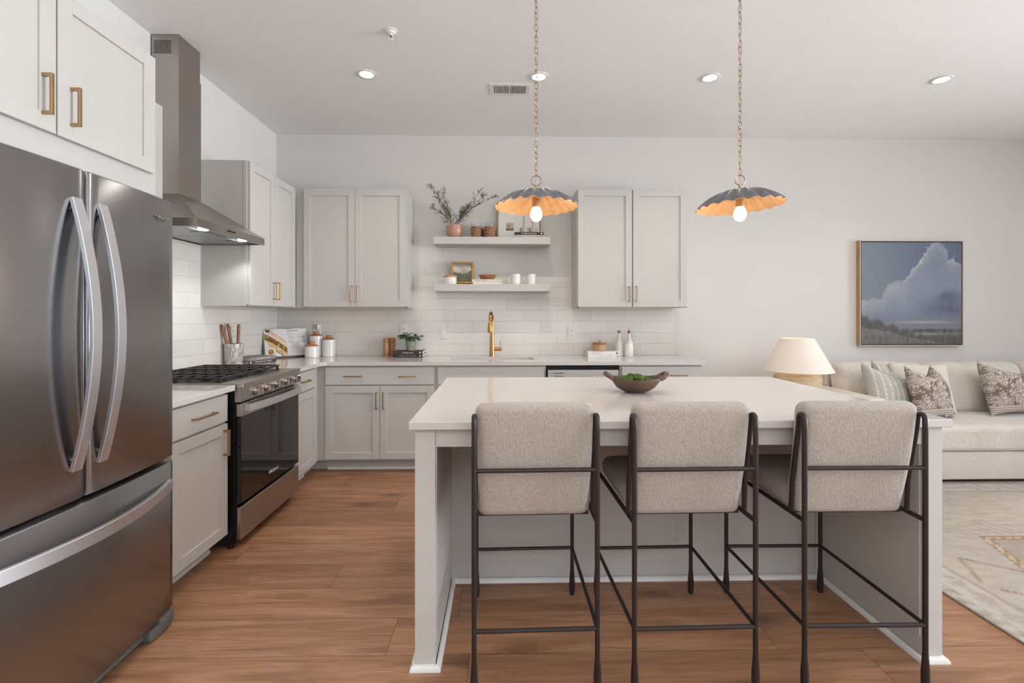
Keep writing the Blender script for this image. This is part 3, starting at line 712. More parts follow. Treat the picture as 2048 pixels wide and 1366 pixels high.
# ------------------------------------------------------------------ island
t = thing('kitchen_island', 'pale grey kitchen island with seating overhang and two end walls', 'island', (0.67, 2.35, 0))
IX0, IX1, IY0 = -0.318, 1.657, 1.768
SC = 0.884
def wing(x0, x1, inner):
    b = nb(); box(b, x0, x1, IY0, 2.935, 0, SC, 0.0015)
    xi = x1 if inner > 0 else x0
    box(b, xi - (0 if inner > 0 else 0.004), xi + (0.004 if inner > 0 else 0), IY0 + 0.012, 2.30, 0.09, SC)
    return b
obj('end_panel', wing(IX0, -0.243, 1), CAB, t, world=True); obj('end_panel', wing(1.582, IX1, -1), CAB, t, world=True)
obj('apron', box(nb(), -0.243, 1.582, IY0 + 0.006, IY0 + 0.026, 0.815, SC, 0.001), CAB, t, world=True)
b = nb(); box(b, -0.243, 1.582, 2.35, 2.93, 0.0, SC); box(b, -0.243, -0.215, 2.343, 2.35, 0, SC); box(b, 1.555, 1.582, 2.343, 2.35, 0, SC); obj('cabinet_body', b, CAB, t, world=True)
def shoe(b, p0, p1, nx, ny, z=0.02, d=0.017):
    prf = [(0, 0), (d, 0), (d * .96, z * .4), (d * .7, z * .8), (d * .25, z), (0, z)]
    A = [b.verts.new((p0[0] + nx[0] * q, p0[1] + nx[1] * q, h)) for q, h in prf]; B2 = [b.verts.new((p1[0] + ny[0] * q, p1[1] + ny[1] * q, h)) for q, h in prf]
    for i in range(6): b.faces.new((A[i], A[(i + 1) % 6], B2[(i + 1) % 6], B2[i]))
b = nb(); xo, xi, yf, yk = IX0, -0.239, IY0, 2.343
shoe(b, (xo, 2.935), (xo, yf), (-1, 0), (-1, -1)); shoe(b, (xo, yf), (xi, yf), (-1, -1), (1, -1)); shoe(b, (xi, yf), (xi, yk), (1, -1), (1, -1)); 
shoe(b, (xi, yk), (1.578, yk), (1, -1), (-1, -1)); shoe(b, (1.578, yk), (1.578, yf), (-1, -1), (-1, -1)); shoe(b, (1.578, yf), (IX1, yf), (-1, -1), (1, -1)); shoe(b, (IX1, yf), (IX1, 2.935), (1, -1), (1, 0))
bmesh.ops.recalc_face_normals(b, faces=b.faces[:]); obj('shoe_molding', b, TRIM, t, world=True)
single('island_top', box(nb(), -1.007, 1.007, -0.613, 0.613, 0, 0.03, 0.0025), QUARTZ, 'white quartz island top in front of the back counter', 'worktop', (0.670, 2.358, SC))

# ------------------------------------------------------------------ bar stools
def rbox(bm, x0, x1, y0, y1, z0, z1, r, seg=5, fn=None, cuts=0):
    t_ = bmesh.new(); bmesh.ops.create_cube(t_, size=1.0)
    for v in t_.verts: v.co = Vector(((x0 + x1) / 2 + v.co.x * (x1 - x0), (y0 + y1) / 2 + v.co.y * (y1 - y0), (z0 + z1) / 2 + v.co.z * (z1 - z0)))
    bmesh.ops.bevel(t_, geom=t_.edges[:], offset=r, segments=seg, affect='EDGES', profile=0.5)
    if cuts:
        bmesh.ops.subdivide_edges(t_, edges=[e for e in t_.edges if e.calc_length() > 0.05], cuts=cuts, use_grid_fill=True)
    if fn:
        for v in t_.verts: v.co = fn(v.co)
    merge(bm, t_); return bm
def stool(cx, label, rz=0.0, cy=1.938):
    t = thing('bar_stool', label, 'stool', (cx, cy, 0), rz, 'bar stools at the island')
    RY, FY, rx, fx, zr = -0.288, 0.288, 0.213, 0.222, 0.583
    for s in (-1, 1):
        pts = [(s * rx, RY, 0.0), (s * rx, RY, 0.02), (s * rx, RY, 0.05), (s * rx, RY, 0.085), (s * rx, RY, 0.12), (s * rx, RY, 0.9)]
        rr = [0.0105, 0.0135, 0.0138, 0.0115, 0.0090, 0.0090]
        for i in range(1, 9):
            a = PI * i / 9; pts.append((s * rx, RY + 0.0165 - 0.0165 * math.cos(a), 0.935 + 0.0165 * math.sin(a))); rr.append(0.009)
        pts += [(s * rx, RY + 0.036, 0.90), (s * rx, RY + 0.072, 0.70), (s * rx, RY + 0.078, zr)]; rr += [0.009] * 3
        obj('leg', tube(nb(), pts, rr, 12), BRONZE, t)
        obj('leg', tube(nb(), [(s * fx, FY, 0), (s * fx, FY, 0.02), (s * fx, FY, 0.05), (s * fx, FY, 0.085), (s * fx, FY, 0.12), (s * fx, FY, zr)], [0.0105, 0.0135, 0.0138, 0.0115, 0.0088, 0.0088], 12), BRONZE, t)
        obj('seat_rail', tube(nb(), [(s * rx, RY, zr), (s * fx, FY, zr)], 0.0085, 10), BRONZE, t)
        obj('side_stretcher', tube(nb(), [(s * rx, RY, 0.217), (s * fx, FY, 0.217)], 0.0075, 10), BRONZE, t)
    obj('rear_stretcher', tube(nb(), [(-rx, RY, 0.217), (rx, RY, 0.217)], 0.0075, 10), BRONZE, t)
    obj('footrest', tube(nb(), [(-fx, FY, 0.217), (fx, FY, 0.217)], 0.0075, 10), BRONZE, t)
    obj('back_rail', tube(nb(), [(-rx, RY, 0.767), (rx, RY, 0.767)], 0.0078, 10), BRONZE, t)
    obj('seat_frame', tube(nb(), [(-0.2, -0.19, zr - 0.002), (0.2, -0.19, zr - 0.002)], 0.008, 10), BRONZE, t)
    def fs(c):
        u = c.x / 0.21; v_ = (c.y - 0.05) / 0.24
        if c.z > 0.62: c.z += 0.012 * (1 - u * u) * (1 - min(1, v_ * v_))
        return c
    obj('seat', rbox(nb(), -0.209, 0.209, -0.185, 0.262, 0.572, 0.660, 0.036, 6, fs, 3), BOUCLE, t, angle=80)
    def fb(c):
        h = (c.z - 0.57) / 0.42
        c.y += -0.078 * h - 0.010 * math.sin(PI * max(0, min(1, h)))
        c.x *= 0.985 + 0.03 * h
        return c
    obj('backrest', rbox(nb(), -0.208, 0.208, -0.203, -0.128, 0.566, 0.993, 0.034, 6, fb, 4), BOUCLE, t, angle=80)
    return t
stool(0.113, 'boucle bar stool with dark bronze frame, leftmost of the three at the island', R(1.2))
stool(0.668, 'boucle bar stool with dark bronze frame, middle of the three at the island', R(0.8))
stool(1.273, 'boucle bar stool with dark bronze frame, rightmost of the three beside the end panel', R(-0.5))

# ------------------------------------------------------------------ ceiling fittings
for (x, y), lab in zip(DOWN_SPOTS[:4], ('recessed ceiling light nearest the range hood chimney', 'recessed ceiling light behind the left pendant chain beside the air vent', 'recessed ceiling light just left of the right pendant chain', 'recessed ceiling light above the framed painting, farthest from the hood')):
    t = thing('recessed_light', lab, 'ceiling light', (x, y, ZC), 0, 'recessed ceiling lights')
    obj('trim_ring', lathe(nb(), [(0.068, 0), (0.068, -0.004), (0.062, -0.007), (0.048, -0.006), (0.046, -0.0005)], 40), TRIM, t)
    obj('lens', lathe(nb(), [(0, -0.005), (0.046, -0.004), (0.047, -0.001)], 32), LEDW, t)
for (x, y) in DOWN_SPOTS[4:]:  # fittings out of view, added for the extra spots
    t = thing('recessed_light', 'unseen recessed ceiling light added over the camera side of the room', 'ceiling light', (x, y, ZC), 0, 'added ceiling lights near the camera')
    obj('trim_ring', lathe(nb(), [(0.068, 0), (0.068, -0.004), (0.062, -0.007), (0.048, -0.006), (0.046, -0.0005)], 40), TRIM, t)
    obj('lens', lathe(nb(), [(0, -0.005), (0.046, -0.004), (0.047, -0.001)], 32), LEDW, t)
t = thing('air_vent', 'white rectangular slatted air vent in the ceiling', 'vent', (0.062, 3.625, ZC))
b = nb(); vx, vy, q = 0.152, 0.09, 0.028
box(b, -vx, vx, -vy, -vy + q, -0.006, 0, 0.001); box(b, -vx, vx, vy - q, vy, -0.006, 0, 0.001); box(b, -vx, -vx + q, -vy + q, vy - q, -0.006, 0, 0.001); box(b, vx - q, vx, -vy + q, vy - q, -0.006, 0, 0.001); box(b, -0.005, 0.005, -vy + q, vy - q, -0.006, 0)
obj('frame', b, TRIM, t); obj('duct', box(nb(), -vx + q, vx - q, -vy + q, vy - q, -0.0012, -0.0004), HOLE, t)
b = nb()
for s in (-1, 1):
    for i in range(10):
        x = s * (0.012 + i * 0.0118)
        prism(b, [(x - 0.003 * s, -0.001), (x + 0.003 * s, -0.006), (x + 0.0036 * s, -0.0055), (x - 0.0022 * s, -0.001)], 1, -vy + q, vy - q)
obj('louvers', b, TRIM, t)
t = thing('fire_sprinkler', 'white pendent fire sprinkler with round flange in the ceiling', 'sprinkler', (-0.663, 2.894, ZC))
obj('escutcheon', lathe(nb(), [(0.040, 0), (0.040, -0.003), (0.026, -0.008), (0.024, -0.018), (0.012, -0.020), (0.010, -0.028), (0, -0.028)], 32), WHITEP, t)
b = nb(); cyl(b, (0, 0, -0.028), (0, 0, -0.036), 0.0075, 14); obj('plug', b, BRASS, t)
b = nb(); tube(b, [(-0.006, 0, -0.03), (-0.011, 0, -0.042), (0, 0, -0.056)], 0.0022, 8); tube(b, [(0.006, 0, -0.03), (0.011, 0, -0.042), (0, 0, -0.056)], 0.0022, 8); cyl(b, (0, 0, -0.056), (0, 0, -0.059), 0.014, 20)
obj('deflector', b, WHITEP, t)

# ------------------------------------------------------------------ pendants
def pendant(x, y, label, tilt, seed):
    rnd = random.Random(seed)
    t = thing('pendant_lamp', label, 'pendant light', (x, y, 1.815), 0, 'scalloped pendant lamps')
    N, SEG, RN = 20, 240, 14
    b = bmesh.new()
    def P(tt, a, off):
        ph = (N * a / (2 * PI)) % 1.0; f = math.sin(PI * ph ** 1.35)
        r = 0.022 + (0.203 - 0.022) * tt
        z = 0.078 * (1 - tt ** 2.1) + 0.017
        k = tt ** 1.2
        r += (0.006 * f - 0.004) * k; z += (f - 0.5) * 0.032 * tt * (1.27 - tt)
        return Vector((r * math.cos(a), r * math.sin(a), z - off))
    for off, mi in ((0.0, 0), (0.0022, 1)):
        rings = [[b.verts.new(P((i / RN), 2 * PI * j / SEG, off)) for j in range(SEG)] for i in range(RN + 1)]
        for A, B2 in zip(rings, rings[1:]):
            for j in range(SEG):
                f_ = b.faces.new((A[j], B2[j], B2[(j + 1) % SEG], A[(j + 1) % SEG]) if mi == 0 else (A[(j + 1) % SEG], B2[(j + 1) % SEG], B2[j], A[j])); f_.material_index = mi
        if mi == 0: o1 = rings[-1]
        else:
            for j in range(SEG):
                f_ = b.faces.new((o1[j], rings[-1][j], rings[-1][(j + 1) % SEG], o1[(j + 1) % SEG])); f_.material_index = 1
    sh = obj('shade', b, [SHADEO, SHADEI], t, angle=50, label='scalloped shade, dark steel outside and gold inside')
    sh.rotation_euler = (0, -tilt, 0)
    obj('cap', lathe(nb(), [(0, 0.112), (0.008, 0.112), (0.010, 0.104), (0.026, 0.100), (0.028, 0.092), (0, 0.092)], 24), BRASS, t)
    obj('socket', lathe(nb(), [(0, 0.094), (0.0195, 0.094), (0.0195, 0.016), (0.016, 0.014), (0, 0.014)], 24), SHADEI, t)
    obj('bulb', lathe(nb(), [(0, -0.055), (0.010, -0.0535), (0.020, -0.047), (0.0275, -0.034), (0.0295, -0.020), (0.027, -0.004), (0.021, 0.009), (0.015, 0.018)], 24), BULB, t, label='glowing clear round bulb')
    # loop ring
    b = nb(); cyl(b, (0, 0, 0.110), (0, 0, 0.122), 0.0065, 12)
    tube(b, [(0.0245 * math.cos(a), 0.0, 0.1465 + 0.0245 * math.sin(a)) for a in [2 * PI * i / 28 for i in range(28)]], 0.0026, 8, closed=True); obj('loop_ring', b, BRASS, t)
    b = nb(); z = 0.168; k = 0; top = ZC - 1.815 - 0.03
    while z < top:
        ang = (0 if k % 2 else PI / 2) + rnd.uniform(-0.45, 0.45) + 0.5; w_, h_ = 0.0078, 0.0165
        c, s = math.cos(ang), math.sin(ang); pts = []
        for i in range(16):
            a = 2 * PI * i / 16; lx = w_ * math.cos(a); lz = (h_ - w_) * (1 if math.sin(a) > 0.01 else (-1 if math.sin(a) < -0.01 else 0)) + w_ * math.sin(a)
            pts.append((lx * c, lx * s, z + h_ + lz))
        tube(b, pts, 0.0017, 6, closed=True); z += 2 * h_ - 0.0044; k += 1
    obj('chain', b, BRASS, t)
    obj('cord', tube(nb(), [(0.002 * math.sin(i * 1.3 + seed), 0.002 * math.cos(i * 1.7), 0.12 + (top - 0.12) * i / 26) for i in range(27)], 0.0013, 6), STONEW, t)
    obj('ceiling_canopy', lathe(nb(), [(0.062, ZC - 1.815 - 0.0005), (0.062, ZC - 1.815 - 0.014), (0.05, ZC - 1.815 - 0.024), (0.008, ZC - 1.815 - 0.028), (0.006, ZC - 1.815 - 0.045), (0, ZC - 1.815 - 0.045)], 32), BRASS, t)
    d = bpy.data.lights.new('pendant_glow', 'POINT'); d.energy = 1.3; d.color = (1.0, 0.80, 0.58); d.shadow_soft_size = 0.03
    lo = bpy.data.objects.new('pendant_glow', d); COL.objects.link(lo); lo.location = (x, y, 1.815 - 0.09)
pendant(0.171, 2.36, 'scalloped gold and steel pendant hanging level in front of the open shelves', 0.0, 3)
pendant(1.170, 2.33, 'scalloped gold and steel pendant tilted slightly, hanging in front of bare wall', R(3.2), 8)

# ------------------------------------------------------------------ outlets and switch
def outlet(x, z, label, loc=None, rz=0.0, sw=False):
    t = thing('light_switch' if sw else 'wall_outlet', label, 'switch' if sw else 'outlet', loc or (x, YB - 0.009, z), rz, None if sw else 'wall outlets')
    obj('plate', box(nb(), -0.035, 0.035, -0.006, 0, -0.058, 0.058, 0.002), PLATE, t)
    if sw:
        obj('rocker', box(nb(), -0.012, 0.012, -0.010, -0.006, -0.022, 0.022, 0.001), WHITEP, t)
    else:
        for s in (-1, 1):
            f = obj('socket', lathe(nb(), [(0, 0.0), (0.0165, 0), (0.0165, 0.002), (0, 0.002)], 20), PLATE, t); f.rotation_euler = (R(90), 0, 0); f.location = (0, -0.006, s * 0.02)
            b = nb(); box(b, -0.0068, -0.005, 0.002, 0.0, -0.002, 0.006); 
            bb = nb(); box(bb, -0.007, -0.005, -0.002, 0.006, 0.002, 0.0024); box(bb, 0.005, 0.007, -0.002, 0.006, 0.002, 0.0024); tube(bb, [(0, -0.008, 0.002), (0, -0.008, 0.0024)], 0.0024, 10)
            obj('slots', bb, SLOT, f); b.free()
    return t
outlet(-1.741, 1.146, 'white wall outlet behind the tall ceramic canister')
outlet(-0.930, 1.146, 'white wall outlet behind the small green potted plant')
outlet(-0.546, 1.128, 'white light switch on the tiles between potted plant and faucet', sw=True)
outlet(0.668, 1.126, 'white wall outlet between the faucet and the white books')
outlet(1.254, 1.115, 'white wall outlet behind the white bottles')
outlet(0, 0, 'white wall outlet on the side wall beside the marble crock', (XL + 0.009, 3.83, 1.150), RZL)
b = nb(); box(b, -0.008, 0.008, -0.03, 0, -0.0, 0.045, 0.003)
single('plug_in_nightlight', b, WHITEP, 'small white plug-in device at the outlet behind the canisters', 'plug', (-1.722, YB - 0.0155, 1.165))

# ------------------------------------------------------------------ things on the worktop
# books helper: spine faces -y, width along x
def book(w_, d_, h_, cover, label, loc, rz=0.0, group=None, title=None, ink=None, size=0.012, spacing=1.0, dot=None, title_dx=0.0):
    t = thing('book', label, 'book', loc, rz, group)
    b = nb(); c = 0.0025
    box(b, -w_ / 2, w_ / 2, -d_ / 2, d_ / 2, 0, c, 0.0006); box(b, -w_ / 2, w_ / 2, -d_ / 2, d_ / 2, h_ - c, h_, 0.0006); box(b, -w_ / 2, w_ / 2, -d_ / 2, -d_ / 2 + c, c, h_ - c)
    obj('cover', b, cover, t)
    obj('pages', box(nb(), -w_ / 2 + 0.003, w_ / 2 - 0.003, -d_ / 2 + c, d_ / 2 - 0.003, c, h_ - c), PAPER, t)
    if title: text('title', title, size, ink, t, (title_dx, -d_ / 2 - 0.0003, h_ / 2), (R(90), 0, 0), 0.0002, spacing)
    if dot:
        obj('spine_emblem', tube(nb(), [(dot, -d_ / 2, h_ / 2), (dot, -d_ / 2 - 0.0005, h_ / 2)], h_ * 0.28, 14), ink, t)
    return t
CB = {n: mat(n, c, 0.55, var=0.03) for n, c in (('cover_grey', '#8e8783'), ('cover_charcoal', '#4a4644'), ('cover_maroon', '#43302f'), ('cover_navy', '#33303c'), ('cover_white', '#e3e0dc'), ('cover_black', '#25211f'), ('cover_taupe', '#b0a195'), ('cover_cream', '#d8cdb9'), ('cover_offwhite', '#ddd5ca'))}
# marble crock + utensils
ckx, cky = -2.045, 3.715
t = thing('utensil_crock', 'marble crock holding wooden utensils beside the gas range', 'crock', (ckx, cky, 0.9145))
obj('crock', lathe(nb(), [(0, 0), (0.058, 0), (0.060, 0.003), (0.066, 0.162), (0.0655, 0.165), (0.060, 0.165), (0.054, 0.012), (0, 0.012)], 40), MARBLE, t)
def utensil(label, x0, y0, x1, y1, z1, w_=0.011):
    b = nb(); a = Vector((x0, y0, 0.932)); c = Vector((x1, y1, z1)); d = (c - a)
    pts = [a + d * (i / 12) for i in range(13)]
    rr = [0.010, 0.010] + [0.011 + (w_ - 0.011) * (i / 10) for i in range(10)] + [w_ * 0.7]
    tube(b, [p - a for p in pts], rr, 12, flat=0.85)
    hp = pts[-1] - a - d.normalized() * 0.018
    tube(b, [hp + Vector((0.004, -0.0075, 0)), hp + Vector((0.006, -0.0082, 0))], 0.0035, 10, mi=1)
    o = obj('wooden_utensil', b, [ACACIA, HOLE]); o.location = a
    tag(o, label, 'utensil', 'wooden utensils in the marble crock')
utensil('wooden utensil leaning left in the marble crock, frontmost', ckx + 0.002, cky - 0.026, ckx - 0.062, cky - 0.055, 1.228, 0.0135)
utensil('wooden utensil leaning left in the crock, tucked behind another', ckx + 0.006, cky + 0.004, ckx - 0.048, cky + 0.000, 1.234, 0.012)
utensil('wooden utensil standing upright in the marble crock, rightmost', ckx + 0.012, cky + 0.026, ckx + 0.012, cky + 0.045, 1.228, 0.0135)
# grey book stack, spines towards the room
book(0.27, 0.19, 0.024, CB['cover_charcoal'], 'charcoal book with white spine lettering, lower in the stack beside the marble crock', (-2.005, 3.93, 0.914), R(68), 'books beside the crock', 'THE BOOK OF TABLES', INKW, 0.016, 1.0, -0.11, 0.01)
book(0.265, 0.19, 0.026, CB['cover_grey'], 'grey book lying on a charcoal book beside the marble crock', (-2.005, 3.935, 0.938), R(72), 'books beside the crock', 'GATHERINGS AT HOME', INKW, 0.013)
# open cookbook on stand, set diagonally in the corner
cb = thing('open_cookbook', 'open cookbook with sandwich photo propped on a low stand in the corner', 'book', (-1.932, 4.378, 0.918), R(41))
LEAN = R(17)
def page(side):
    def fp(u, v):
        x = side * u * 0.183; bulge = 0.016 * math.sin(PI * min(1, u * 1.0)) * (1 - 0.3 * u)
        h = v * 0.258 + 0.006 * math.sin(PI * u)
        y = -bulge
        return (x, y * math.cos(LEAN) + h * math.sin(LEAN) - 0.012, h * math.cos(LEAN) + 0.004)
    return fp
def lin(h): return hexc(h)[:3]
def mixc(a, b2, f):
    f = max(0, min(1, f)); return tuple(p * (1 - f) + q * f for p, q in zip(a, b2))
def left_col(u, v):
    x = 1 - u; n = noise.noise((x * 9, v * 9, 3)); n2 = noise.noise((x * 26, v * 26, 7)); c = lin('#e3e1df')
    if x > 0.05 and v < 0.55 and v > 0.36 - x * 0.1 : c = mixc(c, lin('#d7d9dc'), 0.4)
    # long sandwich, diagonal
    s = (x - 0.18) * 0.80 - (v - 0.60) * -0.62; q = (v - 0.62) * 0.80 + (x - 0.18) * 0.42
    if -0.12 < s < 0.85:
        if -0.20 < q < -0.04: c = mixc(lin('#d9a678'), lin('#e8c69d'), 0.5 + n)
        if -0.225 < q <= -0.20: c = lin('#8a3a22')
        if -0.05 <= q < 0.11: c = mixc(mixc(lin('#4f5b22'), lin('#8d3d2c'), 0.5 + n2 * 1.6), lin('#c9bf57'), max(0, n) * 1.2)
        if 0.11 <= q < 0.25 and s > 0.15: c = mixc(lin('#e0b488'), lin('#efd9bd'), 0.5 + n2)
        if 0.25 <= q < 0.268 and s > 0.15: c = lin('#a3562f')
    d = math.hypot((x - 0.24) * 0.72, v - 0.19)
    if d < 0.15: c = lin('#eeeceb')
    if d < 0.10: c = mixc(lin('#7a3d22'), lin('#d9a03c'), 0.5 + n2 * 1.5 + (v - 0.19) * 4)
    if 0.145 < d < 0.155: c = lin('#b8b6b4')
    d = math.hypot((x - 0.68) * 0.72, v - 0.15)
    if d < 0.06: c = lin('#3d3a2c')
    if d < 0.048: c = lin('#e0b14a')
    if abs((x - 0.74) - (0.09 - v) * 1.4) < 0.012 and v < 0.11: c = lin('#6d6a55')
    d = math.hypot((x - 0.16) * 0.72, v - 0.95)
    if d < 0.075 and v < 0.975: c = mixc(lin('#5f1f26'), lin('#8d3b3c'), 0.5 + n2)
    if x > 0.14 and v > 0.74 and x - 0.14 < (v - 0.72) * 1.2 and d > 0.08: c = mixc(c, lin('#b5b7bd'), 0.5)
    return c
def right_col(u, v):
    c = lin('#e6e4e2')
    if v > 0.45 and 0.10 < u < 0.90:
        ln = (v * 34) % 1
        if ln < 0.42 and not (0.83 < v < 0.9):
            if (u < 0.40 and noise.noise((round(v * 34), 1, 0)) * 0.3 + 0.32 > u) or (0.46 < u < 0.88 + noise.noise((round(v * 34), 5, 0)) * 0.2 and v < 0.84): c = lin('#c6c3c1')
    if 0.90 < v < 0.93 and 0.1 < u < 0.6: c = lin('#b5a9a0')
    return c
cov = nb()
for s in (-1, 1):
    box(cov, min(0, s * 0.188), max(0, s * 0.188), 0.012, 0.015, 0.0, 0.262, fn=lambda c: Vector((c.x, (c.y) * math.cos(LEAN) + c.z * math.sin(LEAN) - 0.012, c.z * math.cos(LEAN) - c.y * 0.0 + 0.002)))
obj('cover', cov, CB['cover_offwhite'], cb)
for s, fc, lab in ((-1, left_col, 'left page with sandwich photograph'), (1, right_col, 'right page of recipe text')):
    fp = page(s)
    if s < 0:
        g = grid_paint(None, 'page', 70, 96, lambda u, v: fp(1 - u, v), lambda u, v: fc(1 - u, v), PRINT, cb)
    else: g = grid_paint(None, 'page', 70, 96, fp, fc, PRINT, cb)
    g['label'] = lab; g.data.shade_smooth()
    # page block under the leaf
    b = bmesh.new(); N = 12; cols = []
    for i in range(N + 1):
        u = i / N; p0 = Vector(fp(u, 0)); p1 = Vector(fp(u, 1)); off = Vector((0, 0.0015, -0.0005))
        th = Vector((0, 0.012 + 0.016 * math.sin(PI * u) * (1 - .3 * u), 0))
        cols.append([b.verts.new(p) for p in (p0 + off, p1 + off, p1 + off + th, p0 + off + th)])
    for P_, Q_ in zip(cols, cols[1:]):
        for i in range(4): b.faces.new((P_[i], P_[(i + 1) % 4], Q_[(i + 1) % 4], Q_[i]))
    b.faces.new(cols[0]); b.faces.new(cols[-1]); bmesh.ops.recalc_face_normals(b, faces=b.faces[:]); obj('page_block', b, PAPER, cb)
b = nb(); box(b, -0.17, 0.17, -0.035, 0.10, -0.004, 0.0, 0.001); box(b, -0.17, 0.17, -0.035, -0.029, 0, 0.012, 0.001); tube(b, [(0, 0.03, 0.05), (0, 0.09, 0.0)], 0.003, 8)
o = obj('cookbook_stand', b, BRONZE); o.location = (-1.932, 4.378, 0.9182); o.rotation_euler = (0, 0, R(41)); tag(o, 'thin dark metal stand under the open cookbook', 'book stand')

# canisters
def canister(x, y, r, h, label):
    t = thing('canister', label, 'canister', (x, y, 0.9145), 0, 'white canisters with wooden lids')
    obj('jar', lathe(nb(), [(0, 0), (r - 0.003, 0), (r, 0.004), (r, h - 0.003), (r - 0.003, h), (r - 0.006, h), (r - 0.006, h - 0.01), (0, h - 0.01)], 40), CERAM, t)
    obj('lid', lathe(nb(), [(0, h + 0.040), (r * 0.36, h + 0.040), (r * 0.40, h + 0.037), (r * 0.40, h + 0.020), (r * 0.55, h + 0.014), (r * 0.98, h + 0.004), (r, h + 0.001), (r * 0.98, h), (0, h)], 40), BAMBOO, t)
canister(-1.712, 4.375, 0.0595, 0.102, 'smallest white canister with wooden lid, in front of the tallest one')
canister(-1.722, 4.500, 0.0575, 0.190, 'tallest white canister with wooden lid, standing behind the smallest')
canister(-1.605, 4.497, 0.0575, 0.156, 'medium white canister with wooden lid, rightmost of the three')
# mills
for x, lab, dz in ((-1.072, 'lighter wooden pepper mill standing at the left of a close pair', 0.0), (-1.017, 'darker wooden mill standing against the stacked books', 0.0)):
    t = thing('spice_mill', lab, 'mill', (x, 4.49, 0.9145), 0, 'wooden mills')
    mm = OAKL if 'lighter' in lab else ACACIA
    obj('base', lathe(nb(), [(0, 0), (0.0255, 0), (0.0262, 0.002), (0.0262, 0.126), (0.025, 0.1275), (0, 0.1275)], 32), mm, t)
    obj('top', lathe(nb(), [(0, 0.128), (0.025, 0.128), (0.0262, 0.130), (0.0262, 0.166), (0.024, 0.169), (0, 0.169)], 32), mm, t)
# dark books + plant
book(0.268, 0.19, 0.030, CB['cover_navy'], 'dark blue-grey book with gold lettering, under the maroon book', (-0.845, 4.445, 0.914), R(-1), 'books under the small plant', 'RUSTIC COASTAL COOKING', INKG, 0.0115, 1.0, 0.112)
book(0.262, 0.19, 0.026, CB['cover_maroon'], 'dark maroon book on top of the blue-grey one beneath the small plant', (-0.846, 4.445, 0.944), R(0.5), 'books under the small plant', 'grandbaby cakes', INKW, 0.015, 1.0, 0.11)
t = thing('potted_plant', 'small green leafy plant in a celadon pot on the dark books', 'plant', (-0.838, 4.452, 0.9705))
obj('pot', lathe(nb(), [(0, 0), (0.036, 0), (0.038, 0.002), (0.049, 0.082), (0.0495, 0.088), (0.0455, 0.088), (0.043, 0.07), (0, 0.07)], 32), CELADON, t)
obj('soil', lathe(nb(), [(0, 0.074), (0.0435, 0.072)], 24), SOIL, t)
rnd = random.Random(5)
def leaf(b, p, d, up, L, W, mi=0, fold=0.15, nseg=4):
    d = d.normalized(); s = d.cross(up).normalized(); u = s.cross(d).normalized(); mid = []; Lf = []; Rt = []
    for i in range(nseg + 1):
        q = i / nseg; wv = W * math.sin(PI * (q * 0.9 + 0.05)) ** 0.8; c = p + d * (L * q) - u * (L * 0.25 * q * q)
        mid.append(b.verts.new(c)); Lf.append(b.verts.new(c + s * wv / 2 + u * wv * fold)); Rt.append(b.verts.new(c - s * wv / 2 + u * wv * fold))
    for i in range(nseg):
        b.faces.new((mid[i], mid[i + 1], Lf[i + 1], Lf[i])).material_index = mi; b.faces.new((mid[i + 1], mid[i], Rt[i], Rt[i + 1])).material_index = mi
lv, st = bmesh.new(), bmesh.new()
for k in range(30):
    a = rnd.uniform(0, 2 * PI); el = rnd.uniform(0.25, 1.3); L = rnd.uniform(0.035, 0.085); r0 = rnd.uniform(0, 0.03)
    if k > 25: a = PI + rnd.uniform(-0.4, 0.3); L = 0.09; el = rnd.uniform(0.5, 0.9)
    p0 = Vector((r0 * math.cos(a), r0 * math.sin(a), 0.074)); d = Vector((math.cos(a) * math.cos(el), math.sin(a) * math.cos(el), math.sin(el)))
    p1 = p0 + d * L + Vector((0, 0, 0.015)); tube(st, [p0, p0 + d * L * 0.5 + Vector((0, 0, 0.012)), p1], 0.0011, 5)
    for q in range(3):
        a2 = a + rnd.uniform(-1.2, 1.2); dd = Vector((math.cos(a2), math.sin(a2), rnd.uniform(-0.3, 0.5)))
        leaf(lv, p1 - d * 0.01 * q, dd, Vector((0, 0, 1)), rnd.uniform(0.028, 0.042), rnd.uniform(0.026, 0.036))
obj('leaves', lv, LEAFG, t); obj('stems', st, LEAFG, t)
# white books, wooden box, bottles
book(0.282, 0.19, 0.0245, CB['cover_white'], 'white book lying flat as the lower one under the round wooden box', (0.922, 4.415, 0.914), R(0.5), 'white books right of the sink', 'THE SIMPLE KITCHEN', INK, 0.013, 1.25, 0.125)
book(0.280, 0.19, 0.0285, CB['cover_white'], 'white book with spaced dark title directly under the round wooden box', (0.923, 4.415, 0.9385), R(-1), 'white books right of the sink', 'COPPER', INKD, 0.015, 1.5, 0.122, -0.06)
t = thing('wooden_box', 'round wooden lidded box with wire ring on the white books', 'box', (0.905, 4.42, 0.9675))
obj('base', lathe(nb(), [(0, 0), (0.060, 0), (0.0635, 0.004), (0.064, 0.058), (0, 0.058)], 40), OAKL, t)
obj('lid', lathe(nb(), [(0, 0.0735), (0.062, 0.0735), (0.066, 0.070), (0.066, 0.0585), (0, 0.0585)], 40), ACACIA, t)
obj('ring_handle', tube(nb(), [(0.012 * math.cos(a), 0.0, 0.0865 + 0.012 * math.sin(a)) for a in [2 * PI * i / 20 for i in range(20)]], 0.0018, 6, closed=True), BRONZE, t)
